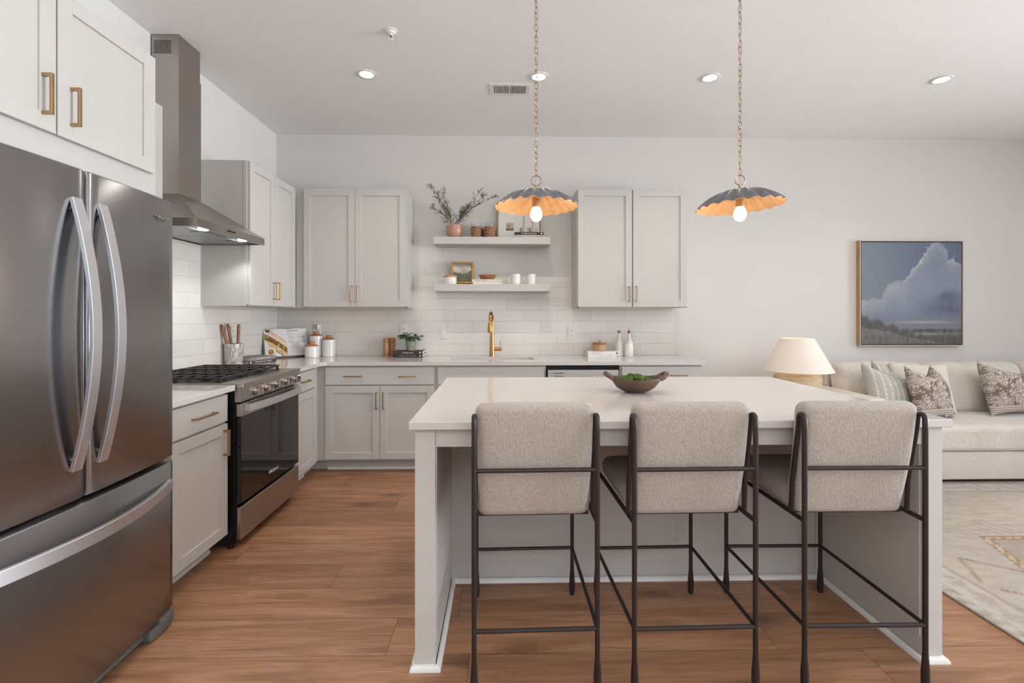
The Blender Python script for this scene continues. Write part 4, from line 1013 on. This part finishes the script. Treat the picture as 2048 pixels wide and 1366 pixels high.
for x, y, lab in ((1.100, 4.47, 'white ceramic bottle with cork, left of the pair and nearer the books'), (1.183, 4.43, 'white ceramic bottle with cork, right of the pair')):
    t = thing('ceramic_bottle', lab, 'bottle', (x, y, 0.9145), 0, 'white ceramic bottles')
    obj('bottle', lathe(nb(), [(0, 0), (0.038, 0), (0.0405, 0.004), (0.0405, 0.095), (0.036, 0.125), (0.022, 0.155), (0.0135, 0.172), (0.0125, 0.205), (0.014, 0.212), (0.0105, 0.213), (0, 0.205)], 36), CERAM, t)
    obj('cork', lathe(nb(), [(0, 0.208), (0.0105, 0.208), (0.0115, 0.226), (0.0145, 0.227), (0.0145, 0.237), (0, 0.238)], 20), CORK, t)

# ------------------------------------------------------------------ things on the upper shelf (top z = 2.003)
U = 2.0035
t = thing('branch_plant', 'thin-branched tiny-leaved plant in a pink terracotta pot on the upper shelf', 'plant', (-0.435, 4.445, U))
obj('saucer', lathe(nb(), [(0, 0), (0.066, 0), (0.073, 0.008), (0.070, 0.009), (0.062, 0.004), (0, 0.004)], 36), TERRA, t)
obj('pot', lathe(nb(), [(0, 0.005), (0.052, 0.005), (0.062, 0.015), (0.074, 0.055), (0.077, 0.085), (0.0765, 0.117), (0.074, 0.120), (0.070, 0.117), (0.069, 0.10), (0, 0.10)], 40), TERRA, t)
obj('soil', lathe(nb(), [(0, 0.106), (0.069, 0.104)], 24), SOIL, t)
rnd = random.Random(11); st, lv = bmesh.new(), bmesh.new()
def bez(p0, p1, p2, n): return [p0 * (1 - q) ** 2 + p1 * 2 * q * (1 - q) + p2 * q * q for q in [i / n for i in range(n + 1)]]
def sprig(p0, p1, p2, r, depth):
    L = (p2 - p0).length; n = 10 if depth == 0 else 6; pts = bez(p0, p1, p2, n); tube(st, pts, [r * (1 - 0.7 * i / n) for i in range(n + 1)], 5)
    if depth < 2:
        m = int(L * (46 if depth == 0 else 40))
        for k in range(m):
            q = rnd.uniform(0.22 if depth == 0 else 0.1, 1.0); p = pts[int(q * n)]; d = (pts[min(n, int(q * n) + 1)] - pts[max(0, int(q * n) - 1)]).normalized()
            rv = Vector((rnd.uniform(-1, 1), rnd.uniform(-0.7, 0.4), rnd.uniform(-0.5, 1))); dd = (d * 0.8 + rv * 0.8).normalized(); l = rnd.uniform(0.03, 0.085) * (1.1 - 0.4 * q) * (1 if depth == 0 else 0.6)
            sprig(p, p + dd * l * 0.5 + Vector((0, 0, 0.005)), p + dd * l, r * 0.45, depth + 1)
    for k in range(int(L * (230 if depth else 110))):
        q = rnd.uniform(0.3 if depth == 0 else 0.05, 1.0); p = pts[min(n, int(q * n + 0.5))]
        dd = Vector((rnd.uniform(-1, 1), rnd.uniform(-1, 1), rnd.uniform(-0.4, 1)))
        leaf(lv, p, dd, Vector((0.1, 0.3, 1)), rnd.uniform(0.009, 0.016), rnd.uniform(0.004, 0.007), nseg=2)
for p1, p2 in (((-0.10, -0.02, 0.26), (-0.235, -0.01, 0.505)), ((-0.04, 0.0, 0.24), (-0.12, -0.03, 0.45)), ((0.06, 0.0, 0.26), (0.30, -0.02, 0.40)), ((0.05, 0.02, 0.20), (0.26, 0.0, 0.47)), ((0.16, 0.0, 0.33), (0.405, -0.03, 0.385)),
               ((-0.10, 0.0, 0.25), (-0.235, 0.03, 0.30)), ((-0.04, -0.02, 0.16), (-0.11, -0.03, 0.145)), ((0.04, 0.02, 0.18), (0.13, -0.02, 0.24)), ((-0.06, 0.01, 0.25), (-0.165, -0.02, 0.42))):
    a0 = Vector((rnd.uniform(-0.025, 0.025), rnd.uniform(-0.02, 0.02), 0.104)); sprig(a0, Vector(p1), Vector(p2), 0.0026, 0)
obj('branches', st, TWIG, t); obj('leaves', lv, LEAFO, t)
for i, (x, y, lab) in enumerate(((-0.233, 4.415, 'rattan-wrapped drinking glass nearer the branch plant on the upper shelf'), (-0.108, 4.415, 'rattan-wrapped drinking glass nearer the leaning white-matted picture'), (-0.215, 4.519, 'rattan-wrapped glass mostly hidden behind the one near the plant'), (-0.109, 4.519, 'rattan-wrapped glass mostly hidden behind the one near the picture'))):
    t = thing('rattan_glass', lab, 'glass', (x, y, U), 0, 'rattan wrapped glasses')
    obj('glass', lathe(nb(), [(0, 0.004), (0.040, 0.004), (0.0455, 0.138), (0.0435, 0.138), (0.0385, 0.010), (0, 0.010)], 32), GLASS, t)
    obj('rattan_sleeve', lathe(nb(), [(0.0425, 0.0), (0.045, 0.003), (0.0495, 0.098), (0.048, 0.101), (0.0465, 0.099), (0.042, 0.004)], 32), RATTAN, t)
# leaning picture with white mat (behind)
t = thing('framed_picture', 'light wood framed picture with wide white mat leaning on the upper shelf', 'picture', (0.165, 4.512, U)); t.rotation_euler = (R(-6), 0, 0)
b = nb(); fw, fh, q = 0.205, 0.34, 0.013
box(b, -fw, -fw + q, 0, 0.022, 0, fh, 0.001); box(b, fw - q, fw, 0, 0.022, 0, fh, 0.001); box(b, -fw + q, fw - q, 0, 0.022, 0, q, 0.001); box(b, -fw + q, fw - q, 0, 0.022, fh - q, fh, 0.001)
obj('frame', b, OAKL, t); obj('mat_board', box(nb(), -fw + q, fw - q, 0.008, 0.014, q, fh - q), PAPERW, t)
def small_art(u, v):
    n = noise.noise((u * 5, v * 5, 2)); c = mixc(lin('#b9ad95'), lin('#cbbf9f'), 0.5 + n)
    if v < 0.28: c = mixc(lin('#8c6b3c'), lin('#6f5a35'), 0.5 + n)
    if math.hypot(u - 0.35, v - 0.55) < 0.25 + n * 0.1: c = lin('#a89468')
    return c
g = grid_paint(None, 'print', 20, 20, lambda u, v: (-0.124 + u * 0.075, 0.0075, 0.092 + v * 0.075), small_art, PRINT, t)
book(0.268, 0.16, 0.020, CB['cover_taupe'], 'taupe book lying under the black book on the upper shelf', (0.252, 4.425, U), 0, 'books on the upper shelf', 'THE PLANTED HOME', INKW, 0.011, 1.1)
book(0.264, 0.16, 0.025, CB['cover_black'], 'black book with white spine lettering on the taupe one, upper shelf', (0.250, 4.425, U + 0.020), R(-0.5), 'books on the upper shelf', 'Tied Back High Simple', INKW, 0.015, 1.0, 0.113)
for x, lab in ((0.207, 'beige stone candle holder with taper, left of the pair on the books'), (0.291, 'beige stone candle holder with taper, right of the pair on the books')):
    t = thing('candle_holder', lab, 'candle holder', (x, 4.425, U + 0.0455), 0, 'stone candle holders')
    obj('bowl', lathe(nb(), [(0, 0), (0.030, 0), (0.036, 0.006), (0.0395, 0.030), (0.0385, 0.048), (0.035, 0.052), (0.012, 0.050), (0, 0.050)], 32), STONEW, t)
    obj('candle', lathe(nb(), [(0, 0.048), (0.0095, 0.048), (0.008, 0.225), (0.003, 0.235), (0, 0.236)], 16), STONEW, t)

# ------------------------------------------------------------------ lower shelf (top z = 1.577)
U = 1.5775
t = thing('small_canister', 'small white canister with wooden lid and brass ring on the lower shelf', 'canister', (-0.468, 4.405, U))
obj('jar', lathe(nb(), [(0, 0), (0.056, 0), (0.058, 0.003), (0.058, 0.062), (0, 0.062)], 36), CERAM, t)
obj('lid', lathe(nb(), [(0, 0.079), (0.057, 0.079), (0.060, 0.076), (0.060, 0.0625), (0, 0.0625)], 36), OAKL, t)
obj('ring_handle', tube(nb(), [(0.011 * math.cos(a), 0, 0.090 + 0.011 * math.sin(a)) for a in [2 * PI * i / 20 for i in range(20)]], 0.0028, 8, closed=True), BRASSF, t)
t = thing('gilt_painting', 'small gilt framed landscape painting leaning on the lower shelf', 'picture', (-0.365, 4.47, U + 0.014)); t.rotation_euler = (R(-7), 0, R(3))
b = nb(); fw, fh, q = 0.105, 0.205, 0.019
def bar(b, x0, x1, z0, z1):
    box(b, x0, x1, 0, 0.02, z0, z1, 0.004)
bar(b, -fw, -fw + q, 0, fh); bar(b, fw - q, fw, 0, fh); bar(b, -fw + q * .5, fw - q * .5, 0, q); bar(b, -fw + q * .5, fw - q * .5, fh - q, fh)
obj('frame', b, GOLDF, t)
def land(u, v):
    n = noise.noise((u * 3, v * 4, 9)); n2 = noise.noise((u * 9, v * 9, 4))
    c = mixc(lin('#8a8f86'), lin('#c7b9a6'), math.exp(-((v - 0.68) / 0.16) ** 2) * (0.9 + n))
    tree = 0.42 + 0.16 * abs(noise.noise((u * 4, 1, 2))) + 0.1 * (abs(u - 0.5) * 2) + n2 * 0.05
    if v < tree: c = mixc(lin('#4c5148'), lin('#6c6f60'), 0.5 + n2)
    if v < 0.2 + n * 0.05: c = mixc(lin('#5b5a43'), lin('#77704f'), 0.5 + n2)
    return c
grid_paint(None, 'canvas', 40, 40, lambda u, v: (-fw + q * .8 + u * (2 * fw - 1.6 * q), 0.008, q * .8 + v * (fh - 1.6 * q)), land, CANVAS, t)
b = nb()
for x in (-0.05, 0.05): tube(b, [(x, -0.03, 0.012), (x, -0.028, 0.0), (x, 0.05, 0.0), (x, 0.075, 0.09)], 0.0028, 6)
tube(b, [(-0.05, 0.05, 0.0), (0.05, 0.05, 0.0)], 0.0028, 6)
single('picture_easel', b, BLACK, 'small black wire easel under the gilt framed painting', 'easel', (-0.365, 4.465, U + 0.003))
book(0.262, 0.17, 0.018, CB['cover_offwhite'], 'off-white book lying under the cream titled one, lower shelf', (-0.13, 4.435, U), R(1), 'books on the lower shelf')
book(0.270, 0.17, 0.026, CB['cover_cream'], 'cream book with widely spaced title beneath the carved wooden bowl', (-0.132, 4.435, U + 0.018), R(-0.5), 'books on the lower shelf', 'GATHER', INK, 0.021, 1.3, None, -0.05)
b = nb()
prof = [(0, 0.0), (0.048, 0.0), (0.060, 0.008), (0.078, 0.034), (0.084, 0.044), (0.080, 0.045), (0.070, 0.036), (0.05, 0.016), (0, 0.012)]
lathe(b, prof, 10, (0, 0, 0), 0, 1.0, 0.62)
for v in b.verts: v.co.z += 0.004 * noise.noise((v.co.x * 30, v.co.y * 30, 1)) if v.co.z > 0.01 else 0
single('wooden_bowl', b, ACACIA, 'small carved brown wooden bowl on the cream book', 'bowl', (-0.130, 4.43, U + 0.0445))
for x, lab in ((0.133, 'white mug with handle to the left, nearer the wooden bowl'), (0.277, 'white mug with handle to the left, at the right of the lower shelf')):
    t = thing('mug', lab, 'mug', (x, 4.435, U), R(-8), 'white mugs')
    obj('cup', lathe(nb(), [(0, 0), (0.038, 0), (0.041, 0.003), (0.0425, 0.095), (0.041, 0.097), (0.0385, 0.095), (0.0375, 0.006), (0, 0.006)], 36), CERAM, t)
    obj('handle', tube(nb(), [(-0.039 - 0.028 * math.sin(a), 0, 0.048 + 0.027 * math.cos(a)) for a in [PI * i / 14 for i in range(15)]], 0.0055, 10), CERAM, t)

# ------------------------------------------------------------------ bowl of moss on the island
t = thing('wooden_dough_bowl', 'dark brown two-handled wooden bowl on the island filled with moss', 'bowl', (0.672, 2.395, 0.9142), R(-3))
b = nb()
prof = [(0, 0.0), (0.040, 0.0), (0.062, 0.006), (0.094, 0.024), (0.117, 0.048), (0.129, 0.068), (0.1285, 0.072), (0.123, 0.071), (0.110, 0.050), (0.080, 0.026), (0.05, 0.013), (0, 0.011)]
lathe(b, prof, 48, (0, 0, 0), 0, 1.0, 0.82)
for v in b.verts:
    k = max(0, abs(v.co.x) - 0.075) / 0.045
    if v.co.z > 0.03: v.co.z += 0.010 * k * k
obj('bowl', b, DARKB, t)
for s in (-1, 1):
    b = nb(); pts = []
    for i in range(15):
        a = -PI / 2 + PI * i / 14; pts.append((s * (0.114 + (0.034 if s < 0 else 0.040) * math.cos(a)), 0.040 * math.sin(a), 0.068 + 0.024 * max(0, math.cos(a)) ** 1.0))
    tube(b, pts, [0.010 + 0.003 * math.sin(PI * i / 14) for i in range(15)], 10)
    obj('handle', b, DARKB, t)
rnd = random.Random(2); b = nb()
for i in range(70):
    a = rnd.uniform(0, 2 * PI); r = 0.092 * math.sqrt(rnd.uniform(0, 1)); x, y = r * math.cos(a), r * math.sin(a) * 0.74
    h = 0.058 + 0.022 * math.exp(-((x + 0.005) / 0.04) ** 2) + rnd.uniform(-0.004, 0.004) - 0.006 * (r / 0.09) ** 2
    ball(b, (x, y, h), rnd.uniform(0.010, 0.018), 1, 1, 0.85, 2)
for v in b.verts:
    n = noise.noise((v.co.x * 130, v.co.y * 130, v.co.z * 130)); v.co += Vector((n, noise.noise((v.co.y * 140, v.co.x * 140, 5)), abs(n))) * 0.0035
ms = obj('moss', b, MOSS, angle=80); ms.location = (0.672, 2.395, 0.9142); tag(ms, 'bright green moss clumps heaped inside the dark wooden bowl', 'moss', kind='stuff')

# ------------------------------------------------------------------ living area
# painting
t = thing('framed_painting', 'large square cloudscape painting in a slim wood floater frame above the sofa', 'painting', (3.945, YB, 1.507))
b = nb(); h, q, dp = 0.507, 0.008, 0.05
box(b, -h, -h + q, -dp, 0, -h, h, 0.001); box(b, h - q, h, -dp, 0, -h, h, 0.001); box(b, -h + q, h - q, -dp, 0, -h, -h + q, 0.001); box(b, -h + q, h - q, -dp, 0, h - q, h, 0.001)
obj('frame', b, OAKL, t)
b = nb()
for a_ in ((-h, -h + q, -h, h), (h - q, h, -h, h), (-h + q, h - q, -h, -h + q), (-h + q, h - q, h - q, h)): box(b, a_[0], a_[1], -dp - 0.0006, -dp, a_[2], a_[3])
obj('front_edge', b, mat('pale_frame_edge', '#cdbfb0', 0.5, var=0.05), t)
obj('backing', box(nb(), -h + q, h - q, -0.03, -0.002, -h + q, h - q), INKD, t)
def clouds(u, v):
    f = lambda x, y, z=0.0: noise.noise((x, y, z))
    n = f(u * 3, v * 3, 1) * .6 + f(u * 7, v * 7, 2) * .45 + f(u * 16, v * 16, 3) * .3 + f(u * 34, v * 34, 6) * .15; n2 = f(u * 30, v * 12, 4); n3 = f(u * 9, v * 9, 8)
    sky = mixc(lin('#6d7789'), lin('#59637a'), u * 1.1); sky = mixc(sky, lin('#7f8887'), max(0, 0.55 - u) * 0.9)
    c = sky
    # cumulus edge rises to the upper right
    if u < 0.22: edge = 0.44 + 0.05 * u / 0.22
    elif u < 0.42: edge = 0.50 + 0.17 * math.sin((u - 0.22) / 0.2 * PI * 0.6)
    elif u < 0.62: edge = 0.655 + (u - 0.42) * 1.35
    elif u < 0.86: edge = 0.96 + 0.05 * math.sin((u - 0.62) / 0.24 * PI)
    else: edge = 0.88 - (u - 0.86) * 0.2
    edge += n * 0.12 + n2 * 0.02 + (0.05 * abs(f(u * 11, v * 11, 21)) + 0.03 * abs(f(u * 25, v * 25, 22))) * (1 if u > 0.38 else 0.3) - 0.02
    dd = edge - v
    if dd > 0:
        rim = math.exp(-dd / 0.07) * (0.55 + 0.45 * f(u * 6, v * 6, 11) + 0.25 * f(u * 22, v * 22, 12)) * (0.5 if u < 0.42 else 1.0)
        c = mixc(lin('#737d90'), lin('#848c9b'), 0.5 + n); c = mixc(c, lin('#c4c0b8'), min(1, max(0, rim) * 1.1)); c = mixc(c, lin('#6b7487'), max(0, f(u * 5, v * 7, 31)) * 0.5); c = mixc(sky, c, min(1, dd / (0.02 if u > 0.42 else 0.06)))
        c = mixc(c, lin('#aba9a3'), max(0, 0.8 - abs(u - 0.3) * 4) * max(0, 0.7 - abs(v - 0.55) * 4) + max(0, 0.75 - u * 3.2) * max(0, 1 - abs(v - 0.45) * 5) * .9)
    dk = math.exp(-((u - 0.86) / 0.26) ** 2 - ((v - 0.34) / 0.10) ** 2) + 0.8 * math.exp(-((u - 0.88) / 0.10) ** 2 - ((v - 0.47) / 0.06) ** 2)
    c = mixc(c, lin('#545a70'), min(1, dk * (1.0 + n)))
    if v < 0.33: c = mixc(c, lin('#75757d'), min(1, (0.33 - v) * 7))
    st_ = math.exp(-((v - 0.215 - 0.004 * n3) / 0.012) ** 2) * math.exp(-((u - 0.62) / 0.25) ** 2)
    c = mixc(c, lin('#aaa59f'), st_ * 0.8)
    hz = 0.15 + 0.004 * n3
    if v < hz: c = mixc(lin('#62625f'), lin('#73726c'), 0.5 + n2)
    if v < hz and v > hz - 0.035 and u > 0.5: c = mixc(lin('#45474a'), lin('#5b5e60'), 0.5 + n2 * 2)
    if v < 0.12: c = mixc(c, lin('#8d867c'), math.exp(-((u - 0.64) / 0.14) ** 2 - ((v - 0.09) / 0.025) ** 2))
    if v < 0.09 + 0.02 * n3: c = mixc(lin('#5c5a56'), lin('#6f6c64'), 0.5 + n2 + n * 0.6)
    hill = 0.30 - 0.33 * u + 0.035 * f(u * 14, 0, 6) + 0.02 * f(u * 40, v * 6, 5) if u < 0.62 else 0.1
    lo = 0.17 - 0.20 * u + 0.02 * n3
    if lo < v < hill: c = mixc(c, mixc(lin('#474644'), lin('#575653'), 0.5 + n2), min(1, (hill - v) * 26))
    g_ = 1 + 0.05 * n2
    return tuple(max(0, x * g_) for x in c)
grid_paint(None, 'canvas', 190, 190, lambda u, v: (-0.490 + 0.98 * u, -0.046, -0.490 + 0.98 * v), clouds, CANVAS, t)
# end table with rounded corners
def rrect(x0, x1, y0, y1, r, n=7):
    out = []
    for cx, cy, a0 in ((x1 - r, y1 - r, 0), (x0 + r, y1 - r, PI / 2), (x0 + r, y0 + r, PI), (x1 - r, y0 + r, 1.5 * PI)):
        for i in range(n + 1): a = a0 + PI / 2 * i / n; out.append((cx + r * math.cos(a), cy + r * math.sin(a)))
    return out
t = thing('side_table', 'white lacquered side table with rounded corners between island and sofa', 'table', (2.45, 4.0, 0))
obj('table_top', prism(nb(), rrect(-0.47, 0.465, -0.45, 0.43, 0.045), 2, 0.628, 0.662, bev=0.006), LACQ, t)
for x in (-0.36, 0.36):
    obj('leg', prism(nb(), rrect(x - 0.04, x + 0.04, -0.33, 0.33, 0.035), 2, 0.0, 0.628), LACQ, t)
obj('lower_shelf', prism(nb(), rrect(-0.33, 0.33, -0.34, 0.34, 0.03), 2, 0.16, 0.19), LACQ, t)
# table lamp
t = thing('table_lamp', 'lit table lamp with wide white conical shade and round tan base', 'lamp', (2.497, 4.0, 0.6625))
obj('base', lathe(nb(), [(0, 0), (0.135, 0), (0.160, 0.010), (0.176, 0.045), (0.180, 0.085), (0.175, 0.125), (0.155, 0.152), (0.120, 0.166), (0.03, 0.172), (0.02, 0.18), (0, 0.18)], 48), TRAVE, t)
obj('stem', cyl(nb(), (0, 0, 0.17), (0, 0, 0.30), 0.008, 12), BRASS, t)
obj('shade', lathe(nb(), [(0.268, 0.168), (0.126, 0.436), (0.1245, 0.436), (0.2665, 0.168)], 64, closed=True), LINENSH, t)
b = nb(); tube(b, [(0.268 * math.cos(a), 0.268 * math.sin(a), 0.169) for a in [2 * PI * i / 64 for i in range(64)]], 0.0022, 6, closed=True); tube(b, [(0.1255 * math.cos(a), 0.1255 * math.sin(a), 0.436) for a in [2 * PI * i / 48 for i in range(48)]], 0.0022, 6, closed=True)
obj('shade_hem', b, PAPERW, t)
obj('bulb', ball(nb(), (0, 0, 0.325), 0.028, sub=2), BULBDIM, t)
d = bpy.data.lights.new('table_lamp_glow', 'POINT'); d.energy = 1.3; d.color = (1.0, 0.76, 0.52); d.shadow_soft_size = 0.03
lo = bpy.data.objects.new('table_lamp_glow', d); COL.objects.link(lo); lo.location = (2.497, 4.0, 0.6525 + 0.275)
# sofa
SX0, SX1 = 2.945, 6.0
t = thing('sofa', 'long pale linen sofa with loose back cushions against the back wall', 'sofa', (4.4, 4.05, 0))
def Wd(b): return b
obj('base', rbox(nb(), SX0, SX1, 3.60, 4.50, 0.035, 0.252, 0.014, 3), LINEN, t, world=True, angle=70)
obj('back_frame', rbox(nb(), SX0, SX1, 4.28, 4.53, 0.25, 0.80, 0.03, 4), LINEN, t, world=True, angle=70)
b = nb()
for x in (SX0 + 0.1, SX1 - 0.1):
    for y in (3.7, 4.4): box(b, x - 0.03, x + 0.03, y - 0.03, y + 0.03, 0, 0.036)
for x in (SX0 + 0.1, SX1 - 0.1):
    for y in (3.7, 4.4): obj('foot', box(nb(), x - 0.03, x + 0.03, y - 0.03, y + 0.03, 0, 0.036, 0.003), BLACK, t, world=True)
b.free()
def fseat(c):
    u = (c.x - (SX0 + SX1) / 2) / ((SX1 - SX0) / 2); v_ = (c.y - 3.93) / 0.36
    if c.z > 0.40: c.z += 0.022 * (1 - min(1, u * u) ** 3) * (1 - min(1, v_ * v_))
    return c
sc_ = obj('seat_cushion', rbox(nb(), SX0 + 0.005, SX1, 3.570, 4.285, 0.256, 0.452, 0.040, 6, fseat, 6), LINEN, t, world=True, angle=80)
b = nb(); tube(b, [(SX0 + 0.02, 3.573, 0.414), (SX1 - 0.02, 3.573, 0.414)], 0.004, 6); tube(b, [(SX0 + 0.02, 3.573, 0.288), (SX1 - 0.02, 3.573, 0.288)], 0.004, 6)
pp = obj('piping', b, LINEN, sc_, world=False)
def backc(x0, x1, seed):
    def f(c):
        u = (c.x - (x0 + x1) / 2) / ((x1 - x0) / 2); h_ = (c.z - 0.46) / 0.42
        k = (1 - min(1, u * u) ** 2) * math.sin(PI * max(0, min(1, h_ * 0.9 + 0.05)))
        if c.y < 4.2: c.y -= 0.05 * k
        c.y += 0.10 * h_
        c.x += 0.03 * (1 - h_) * (1 if u > 0 else -1) * 0.6
        c.z += 0.012 * noise.noise((c.x * 5, seed, 0)) * (1 if h_ > 0.5 else 0) - 0.012 * u * u * (1 if h_ > 0.8 else 0)
        c.y += 0.008 * noise.noise((c.x * 9, c.z * 9, seed))
        return c
    o = obj('back_cushion', rbox(nb(), x0, x1, 4.02, 4.20, 0.455, 0.885, 0.055, 6, f, 8), LINEN, t, world=True, angle=80)
backc(2.945, 3.70, 1); backc(3.73, 4.56, 2); backc(4.60, 5.42, 3)
# pillows
def pillow(W_, H_, T_, mt, label, loc, rot, chop=0.0, lean=0.0, group='throw pillows', name='throw_pillow', nx=28):
    b = bmesh.new()
    def P(u, v, s):
        a = (abs(u) ** 3.0); c = (abs(v) ** 3.0); th = T_ / 2 * (max(0, 1 - abs(u) ** 2.6) * max(0, 1 - abs(v) ** 2.6)) ** 0.5
        x = W_ / 2 * u * (1 - 0.09 * (1 - v * v)) ; z = H_ / 2 * v * (1 - 0.10 * (1 - u * u))
        if v > 0: z -= chop * v * max(0.0, (u + 0.95) / 1.9) ** 0.75 * H_ 
        y = s * th
        y += 0.010 * noise.noise((u * 2.2, v * 2.2, s * 3 + W_ * 7)) * (1 - abs(u)) * (1 - abs(v))
        return Vector((x, y, z + H_ / 2))
    sides = []
    for s in (-1, 1):
        sides.append([[b.verts.new(P(-1 + 2 * i / nx, -1 + 2 * j / nx, s)) for i in range(nx + 1)] for j in range(nx + 1)])
    for s, G in zip((-1, 1), sides):
        for j in range(nx):
            for i in range(nx):
                q = (G[j][i], G[j][i + 1], G[j + 1][i + 1], G[j + 1][i]); b.faces.new(q if s < 0 else q[::-1])
    bmesh.ops.remove_doubles(b, verts=b.verts[:], dist=0.0004)
    o = obj(name, b, mt, angle=80); o.location = loc; o.rotation_euler = rot; return tag(o, label, 'pillow', group)
SZ = 0.478
pillow(0.44, 0.46, 0.15, STRIPE, 'pale striped pillow behind the front striped one, only its peak showing', (3.32, 3.94, SZ), (R(-14), 0, R(30)), 0.30)
pillow(0.47, 0.46, 0.17, STRIPE, 'grey-green striped chopped pillow leaning in front at the left of the sofa', (3.17, 3.79, SZ - 0.002), (R(-14), 0, R(14)), 0.34)
pillow(0.47, 0.44, 0.15, LINENP, 'plain linen pillow between the striped and the floral pillows', (3.56, 3.94, SZ), (R(-16), 0, R(-8)), 0.04)
pillow(0.42, 0.43, 0.14, FLORAL, 'brown floral pillow tucked behind the other floral one, only its peak showing', (3.66, 3.88, SZ), (R(-13), 0, R(48)), 0.32)
pillow(0.43, 0.44, 0.15, FLORAL, 'brown floral chopped pillow in front near the sofa middle', (3.44, 3.72, SZ - 0.004), (R(-14), 0, R(18)), 0.30)
pillow(0.47, 0.46, 0.16, FLORAL, 'brown floral chopped pillow at the right edge of the photo', (4.22, 3.86, SZ - 0.005), (R(-14), 0, R(10)), 0.26)
# rug
def rug_col(u, v):
    x = 2.06 + u * 4.0; y = 0.3 + v * 3.34
    n = noise.noise((x * 1.3, y * 1.3, 0)); m = noise.noise((x * 7, y * 30, 2)); m2 = noise.noise((x * 22, y * 22, 5)); m3 = noise.noise((x * 60, y * 8, 9))
    c = mixc(lin('#c2b8ab'), lin('#a4978a'), 0.45 + n * 0.8 + m * 0.45); c = mixc(c, lin('#b5b3ac'), max(0, n) * 0.7)
    d_e = min(x - 2.06, 6.06 - x, y - 0.3, 3.64 - y)
    line = lin('#94735c')
    if d_e < 0.06: c = mixc(lin('#b9b6ab'), lin('#9c9184'), 0.5 + m2)
    elif d_e < 0.20:
        s = x + y if (x - 2.06) > 0.25 else y
        zz = abs(((s * 7) % 1) - 0.5) * 2
        if abs((d_e - 0.13) / 0.06) < zz * 0.9 and m2 > -0.25: c = mixc(c, lin('#8f7d72'), 0.55)
        c = mixc(c, lin('#cbc6ba'), 0.25)
    elif d_e < 0.215: c = mixc(c, lin('#8f8074'), 0.4)
    # medallion box with rope border
    bx0, bx1, by0, by1 = 2.78, 4.9, 1.2, 2.74
    # slanted left side
    lx = bx0 - (by1 - y) * 0.40 if y > 2.0 else bx0 - 0.30 + (2.0 - y) * 0.40
    if lx < x < bx1 and by0 < y < by1:
        c = mixc(c, lin('#8b7a66'), 0.35)
        d2 = min(x - lx, by1 - y, bx1 - x, y - by0)
        if d2 < 0.05:
            c = mixc(c, lin('#c2ad90'), 0.8)
            if d2 < 0.008 or d2 > 0.042: c = line
            elif ((x - y) * 17) % 1 < 0.35: c = mixc(c, line, 0.7)
    for (ax, ay, bx_, by_) in ((2.43, 2.49, 2.31, 2.27), (2.43, 2.49, 2.70, 2.30), (2.35, 2.20, 2.62, 2.02), (2.62, 2.02, 2.30, 1.5), (2.30, 3.1, 2.70, 2.9)):
        vx_, vy_ = bx_ - ax, by_ - ay; tt = max(0, min(1, ((x - ax) * vx_ + (y - ay) * vy_) / (vx_ ** 2 + vy_ ** 2))); dd = math.hypot(x - ax - tt * vx_, y - ay - tt * vy_)
        if dd < 0.012: c = mixc(c, line, 0.55 + m2 * 0.5)
    if by1 + 0.02 < y < by1 + 0.16 and x > 2.5 and ((x * 14 + y * 9) % 1) < 0.3: c = mixc(c, lin('#978676'), 0.5)
    return mixc(c, lin('#8d8072'), max(0, m3 - 0.15) * 0.7)
rg = thing('area_rug', 'faded beige patterned wool rug on the floor in front of the sofa', 'rug', (4.06, 1.97, 0.0))
b = nb(); box(b, -2.0, 2.0, -1.67, 1.67, 0.0, 0.010, 0.003); obj('edge_binding', b, mat('rug_binding', '#8f8373', 0.95, var=0.3, vscale=120, bump=0.8, bscale=200), rg)
grid_paint(None, 'pile', 300, 280, lambda u, v: (-1.997 + 3.994 * u, -1.667 + 3.334 * v, 0.0105), rug_col, RUGM, rg)
